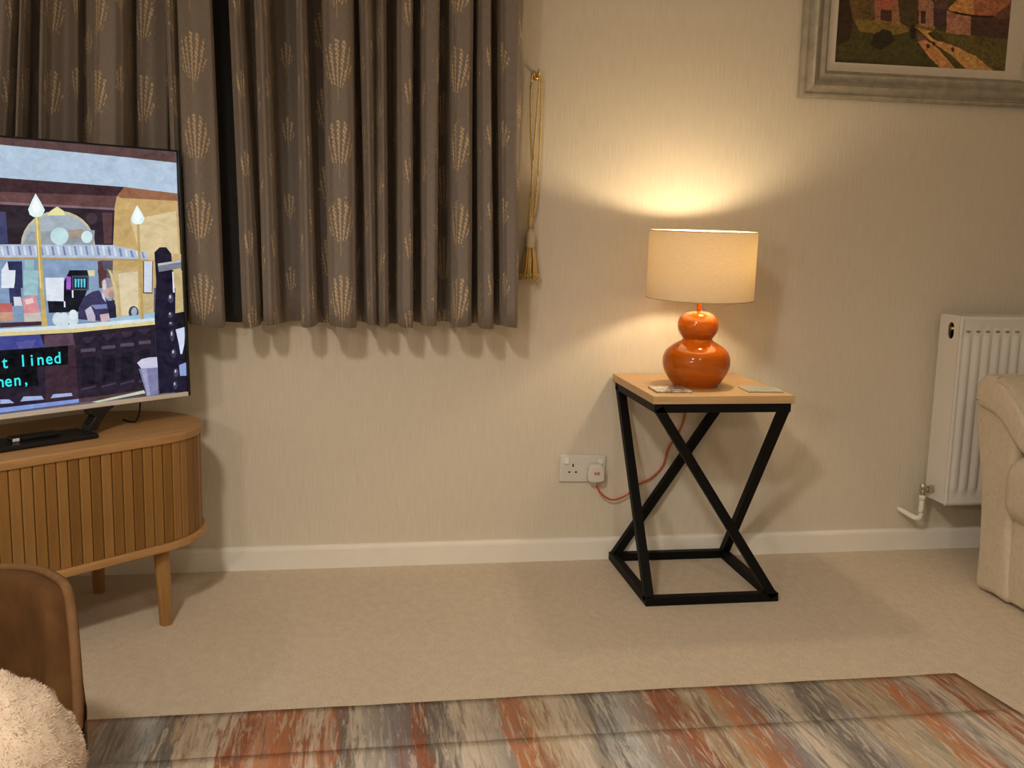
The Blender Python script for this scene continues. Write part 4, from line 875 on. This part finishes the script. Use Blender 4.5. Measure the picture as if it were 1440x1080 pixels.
((196,190,220),9,[(0.5103,0.1667),(0.5093,0.1721),(0.5069,0.1723),(0.5055,0.167),(0.5064,0.1616),(0.5088,0.1614)]),
((66,58,92),8,[(0.52,0.1146),(0.5187,0.1216),(0.5146,0.1262),(0.5093,0.1266),(0.5048,0.1227),(0.5028,0.116),(0.5041,0.1091),(0.5082,0.1045),(0.5135,0.104),(0.518,0.1079)]),
((196,190,220),9,[(0.5128,0.1187),(0.5115,0.1229),(0.5085,0.1231),(0.5068,0.1192),(0.5081,0.1151),(0.5111,0.1148)]),
((66,58,92),8,[(0.5236,0.0634),(0.5225,0.0704),(0.5188,0.075),(0.514,0.0755),(0.5099,0.0716),(0.508,0.0649),(0.5092,0.0579),(0.5129,0.0532),(0.5177,0.0528),(0.5218,0.0566)]),
((196,190,220),9,[(0.517,0.0676),(0.5158,0.0717),(0.5131,0.072),(0.5115,0.0681),(0.5127,0.0639),(0.5154,0.0636)]),
((66,58,92),8,[(0.5185,0.0305),(0.5175,0.037),(0.5143,0.0414),(0.51,0.0418),(0.5063,0.0382),(0.5047,0.0319),(0.5057,0.0254),(0.509,0.021),(0.5132,0.0205),(0.5169,0.0242)]),
((196,190,220),9,[(0.5125,0.0344),(0.5114,0.0383),(0.509,0.0386),(0.5076,0.0349),(0.5086,0.031),(0.5111,0.0307)]),
((200,200,228),9,[(0.4065,0.0993),(0.4192,0.1076),(0.4399,0.1104),(0.4625,0.1097),(0.4636,0.0826),(0.4186,0.0818)]),
((126,126,172),9,[(0.4105,0.0837),(0.4636,0.0826),(0.4618,0.0132),(0.4298,0.0111)]),
((158,158,200),10,[(0.4178,0.0819),(0.4322,0.0821),(0.4391,0.0131),(0.4307,0.0117)]),
((2,4,10),14,[(-0.193,0.1723),(0.0739,0.1558),(0.2298,0.1566),(0.2285,0.1111),(0.0711,0.1143),(-0.1961,0.1325)]),
((2,4,10),14,[(-0.1961,0.1325),(0.0712,0.1156),(0.1541,0.1135),(0.1526,0.0682),(0.0683,0.071),(-0.1993,0.0894)])]
bm = bmesh.new()
allp = [((92, 86, 110), 0, [(-.5465, .0105), (.5465, .0105), (.5465, .6325), (-.5465, .6325)])] + [(c, l, clip_rect(list(q), -.5462, .5462, .0105, .6325)) for c, l, q in TVP]
allp = [q for q in allp if len(q[2]) > 2]
flat_layers(bm, allp, lambda x, z, d: (x, .0012 - d, z), tv_index, .00003)
def glyph(bm, ch, x, z, size, off):
    cu = bpy.data.curves.new('glyph', 'FONT'); cu.body = ch; cu.size = size; cu.align_x = 'CENTER'; cu.offset = .012 * size; cu.resolution_u = 4
    o = bpy.data.objects.new('glyph', cu); COL.objects.link(o)
    me = bpy.data.meshes.new_from_object(o.evaluated_get(bpy.context.evaluated_depsgraph_get()))
    k0 = len(bm.verts); kf = len(bm.faces); bm.from_mesh(me); bm.verts.ensure_lookup_table(); bm.faces.ensure_lookup_table()
    for f in bm.faces[kf:]: f.material_index = len(tl_)
    for v in bm.verts[k0:]: v.co = Vector((x + v.co.x * .92, off, z + v.co.y))
    bpy.data.objects.remove(o); bpy.data.curves.remove(cu); bpy.data.meshes.remove(me)
for ch, xx in (('t', .0805), ('l', .1215), ('i', .142), ('n', .162), ('e', .1825), ('d', .2025)): glyph(bm, ch, xx, .1165, .0385, -.0052)
for ch, xx in (('m', .0630), ('e', .0855), ('n', .106), (',', .1255)): glyph(bm, ch, xx, .0735, .0385, -.0052)
tl_.append(emit('subtitle_cyan', lin((60, 236, 240)), 1.0))
tvpart('screen', bm, tl_, recalc=False)
# pedestal: flat foot plate with a leg at each end
bm = bmesh.new(); box(bm, -.275, .268, -.060, .045, .0, .012, .004, 2); obj('foot_plate', bm, M['black'], t)
for sx in (1, -1):
    bm = bmesh.new()
    prof = [(.274, .066), (.334, .066), (.316, .050), (.300, .030), (.288, .010), (.262, .008), (.268, .024), (.284, .044), (.272, .052)]
    extr(bm, prof, -.018, .018, .003, 2, lambda u, v, a: (sx * u, a + .004, v)); obj('stand_leg', bm, M['black'], t)
bm = bmesh.new(); tube(bm, spline([(.43, .03, .066), (.428, .034, .03), (.424, .05, .004), (.42, .10, .003)], 6), .0025, 8); obj('power_cable', bm, M['black'], t, True)
q = tc + tv_t * .135 + tv_n * .005
t = thing('media_box', 'slim black media box with a pale front label, under the television', 'media player', (q.x, q.y, .512), TH)
bm = bmesh.new(); box(bm, -.055, .055, -.018, .018, 0, .010, .003, 2); obj('case', bm, M['black'], t)
bm = bmesh.new(); box(bm, -.056, -.040, -.0188, -.0170, .001, .0085, .001, 1); obj('front_label', bm, M['white_plastic'], t)

# ------------------------------------------------------------------ sofa along the right wall
t = thing('sofa', 'beige leather sofa with padded arms, in front of the radiator', 'sofa', (2.25, -1.2, 0))
T_ = lambda x, y, z: (x - 2.25, y + 1.2, z)
armp = smooth_loop([(-.378, .012), (-.372, .12), (-.355, .30), (-.318, .44), (-.300, .50), (-.310, .55), (-.345, .572), (-.40, .575), (-.455, .560), (-.490, .52), (-.496, .40), (-.502, .25), (-.52, .10), (-.528, .012), (-.45, .010)], 3)
padp = smooth_loop([(-.325, .545), (-.318, .580), (-.328, .618), (-.360, .640), (-.405, .642), (-.460, .620), (-.52, .575), (-.565, .530), (-.588, .490), (-.580, .462), (-.550, .445), (-.50, .470), (-.45, .510), (-.39, .535)], 3)
def arm(mir):
    g = (lambda y: y) if not mir else (lambda y: -2.5 - y + .1)
    bm = bmesh.new(); extr(bm, armp, 1.832, 2.70, .022, 4, lambda u, v, a: T_(a, g(u), v)); obj('arm', bm, M['leather'], t, True)
    bm = bmesh.new(); extr(bm, padp, 1.812, 2.45, .022, 5, lambda u, v, a: T_(a, g(u), v)); o = obj('arm_pad', bm, M['leather'], t, True)
    seam = [(1.822, -.405, .640), (1.818, -.46, .617), (1.818, -.52, .572), (1.824, -.565, .528)]
    bm = bmesh.new(); tube(bm, spline([T_(x, g(y), z) for x, y, z in [(2.35, -.40, .643), (1.86, -.405, .643)] + seam[1:]], 6), .0026, 6); obj('seam', bm, M['leather'], o, True)
arm(False); arm(True)
def cushion(name, x0, x1, y0, y1, z0, z1, r):
    bm = bmesh.new(); box(bm, x0, x1, y0, y1, z0, z1, r, 6)
    for v in bm.verts:
        u_ = (v.co.x - x0) / (x1 - x0) * 2 - 1; w_ = (v.co.y - y0) / (y1 - y0) * 2 - 1
        if v.co.z > (z0 + z1) / 2: v.co.z += .02 * (1 - u_ * u_) * (1 - w_ * w_)
    bmesh.ops.transform(bm, matrix=Matrix.Translation((-2.25, 1.2, 0)), verts=bm.verts[:]); return obj(name, bm, M['leather'], t, True)
cushion('seat_cushion', 1.795, 2.42, -1.205, -.486, .248, .438, .060); cushion('seat_cushion', 1.795, 2.42, -1.918, -1.209, .248, .438, .060)
cushion('back_cushion', 2.35, 2.62, -1.205, -.50, .40, .86, .070); cushion('back_cushion', 2.35, 2.62, -1.905, -1.209, .40, .86, .070)
cushion('back_frame', 2.56, 2.755, -2.0, -.40, .012, .80, .05)
cushion('front_skirt', 1.838, 2.58, -1.88, -.506, .012, .262, .014)

# ------------------------------------------------------------------ rug
t = thing('rug', 'rectangular rug of abstract streaks in rust, grey and cream on the beige carpet', 'rug', (.36, -1.65, 0))
rm1, rm2 = rug_mat('rug_pile', 1.0), rug_mat('rug_shaded_pile', .72)  # second copy darkened: pile shading beyond the crease, put into the colour
def rug_part(name, y0, y1, m, lip):
    bm = bmesh.new(); g = []; nx, ny = 90, max(4, int((y1 - y0) / .03))
    for j in range(ny + 1):
        y = y0 + (y1 - y0) * j / ny; row = []
        for i_ in range(nx + 1):
            x = -.572 + (1.428 + .572 + (-.905 - y) * .12) * i_ / nx
            e = min(1, min(i_, nx - i_) / 1.5 + .25) * (min(1, (y1 - y) / .012 + .25) if lip else 1)
            if lip: e2 = min(1, (y - y0) / .010 + .55)
            else: e2 = min(1, (y1 - y) / .010 + .8)
            row.append(bm.verts.new((x - .36, y + 1.65, (.005 if not lip else .0045) * e * e2 + .0016 * noise.noise(Vector((x * 9, y * 9, 0))))))
        g.append(row)
    for j in range(ny):
        for i_ in range(nx): bm.faces.new((g[j][i_], g[j][i_ + 1], g[j + 1][i_ + 1], g[j + 1][i_]))
    o = obj(name, bm, m, t, True); md = o.modifiers.new('thickness', 'SOLIDIFY'); md.thickness = .003; md.offset = -1
    return o
rug_part('pile', -2.45, -1.094, rm1, False); rug_part('shaded_band', -1.094, -.908, rm2, True)

# ------------------------------------------------------------------ suede tub chair and fur cushion
t = thing('tub_chair', 'low brown suede tub chair in the near left corner, its curved back towards the cabinet', 'chair', (-.757, -1.48, 0))
def smooth01(x): x = max(0, min(1, x)); return x * x * (3 - 2 * x)
def hgt(ph):
    a_ = abs(ph); return .405 + .035 * smooth01(a_ / 50) - .235 * smooth01((a_ - 60) / 24) ** 1.3
bm = bmesh.new(); rows = []; NP = 72; lim = 83
for q in range(NP + 1):
    ph = -lim + 2 * lim * q / NP; a_ = math.radians(90 - ph); hh = hgt(ph); pr = []
    for r_, z in ((.330, .06), (.352, .14), (.362, .26), (.360, hh - .05), (.354, hh - .018), (.342, hh - .004), (.328, hh), (.314, hh - .006), (.306, hh - .022), (.303, hh - .05), (.296, .24), (.290, .14), (.285, .06)):
        z = min(z, hh) if z < hh - .06 else z
        wr = .016 * noise.noise(Vector((ph * .05, z * 11, 3))) if r_ < .31 else .003 * noise.noise(Vector((ph * .06, z * 9, 8)))
        pr.append(bm.verts.new(((r_ + wr) * math.cos(a_), (r_ + wr) * math.sin(a_), z)))
    rows.append(pr)
for A, B in zip(rows, rows[1:]):
    for j in range(len(A) - 1): bm.faces.new((A[j], A[j + 1], B[j + 1], B[j]))
bm.faces.new(rows[0]); bm.faces.new(rows[-1])
bk = obj('backrest', bm, M['suede'], t, True)
bm = bmesh.new(); wl = []
for q in range(NP + 1):
    ph = -lim + 2 * lim * q / NP; a_ = math.radians(90 - ph); hh = hgt(ph); wl.append((.350 * math.cos(a_), .350 * math.sin(a_), hh - .004))
tube(bm, wl, .0085, 8); obj('welt', bm, M['suede_edge'], bk, True)
bm = bmesh.new()
sp_ = [(-.20, .19), (-.10, .255), (0, .27), (.10, .255), (.20, .19), (.26, .10), (.30, .0), (.335, -.05), (.385, -.12), (.40, -.25), (.36, -.36), (.2, -.39), (-.2, -.39), (-.34, -.36), (-.37, -.2), (-.30, .0), (-.26, .10)]
extr(bm, smooth_loop(sp_, 3), .05, .179, .03, 4, lambda u, v, a: (u, v, a)); obj('seat', bm, M['suede'], t, True)
for x, y in ((-.24, -.28), (.14, -.28), (-.21, .14), (.14, .14)):
    bm = bmesh.new(); tube(bm, [(x, y, 0), (x, y, .055)], [.014, .018], 12); obj('foot', bm, M['rubber'], t, True)
fc = Vector((-.447, -1.695, .318)); fr3 = (.112, .105, .138)
t = thing('fur_cushion', 'fluffy cream faux-fur cushion on the brown suede chair', 'cushion', (fc.x, fc.y, .18))
bm = bmesh.new(); bmesh.ops.create_uvsphere(bm, u_segments=48, v_segments=28, radius=1.0)
for v in bm.verts:
    d = 1 + .05 * noise.noise(v.co * 2.6) + .03 * noise.noise(v.co * 7); v.co = Vector((v.co.x * fr3[0] * d, v.co.y * fr3[1] * d, v.co.z * fr3[2] * d + fc.z - .18))
obj('cover', bm, M['fur'], t, True)
rf = random.Random(11); vs, fs = [], []
for q in range(26000):
    z = rf.uniform(-.9, 1); a_ = rf.uniform(0, 2 * PI); s_ = math.sqrt(max(0, 1 - z * z)); u = Vector((s_ * math.cos(a_), s_ * math.sin(a_), z))
    d = 1 + .05 * noise.noise(u * 2.6) + .03 * noise.noise(u * 7)
    p = Vector((u.x * fr3[0] * d, u.y * fr3[1] * d, u.z * fr3[2] * d + fc.z - .18))
    sw = Vector((noise.noise(u * 5), noise.noise(u * 5 + Vector((9, 0, 0))), noise.noise(u * 5 + Vector((0, 9, 0)))))
    dr = (u * 1.0 + sw * .8 + Vector((rf.uniform(-.4, .4), rf.uniform(-.4, .4), rf.uniform(-.4, .4)))).normalized(); L = rf.uniform(.002, .0045)
    sd = dr.cross(u if abs(dr.dot(u)) < .98 else Vector((1, 0, 0))).normalized() * .0008
    b = len(vs); vs += [tuple(p - u * .002 - sd), tuple(p - u * .002 + sd), tuple(p + dr * L)]; fs.append((b, b + 1, b + 2))
me = bpy.data.meshes.new('fur_pile'); me.from_pydata(vs, [], fs); me.materials.append(M['fur'])
o = bpy.data.objects.new('fur_pile', me); COL.objects.link(o); o.parent = t; o['kind'] = 'stuff'
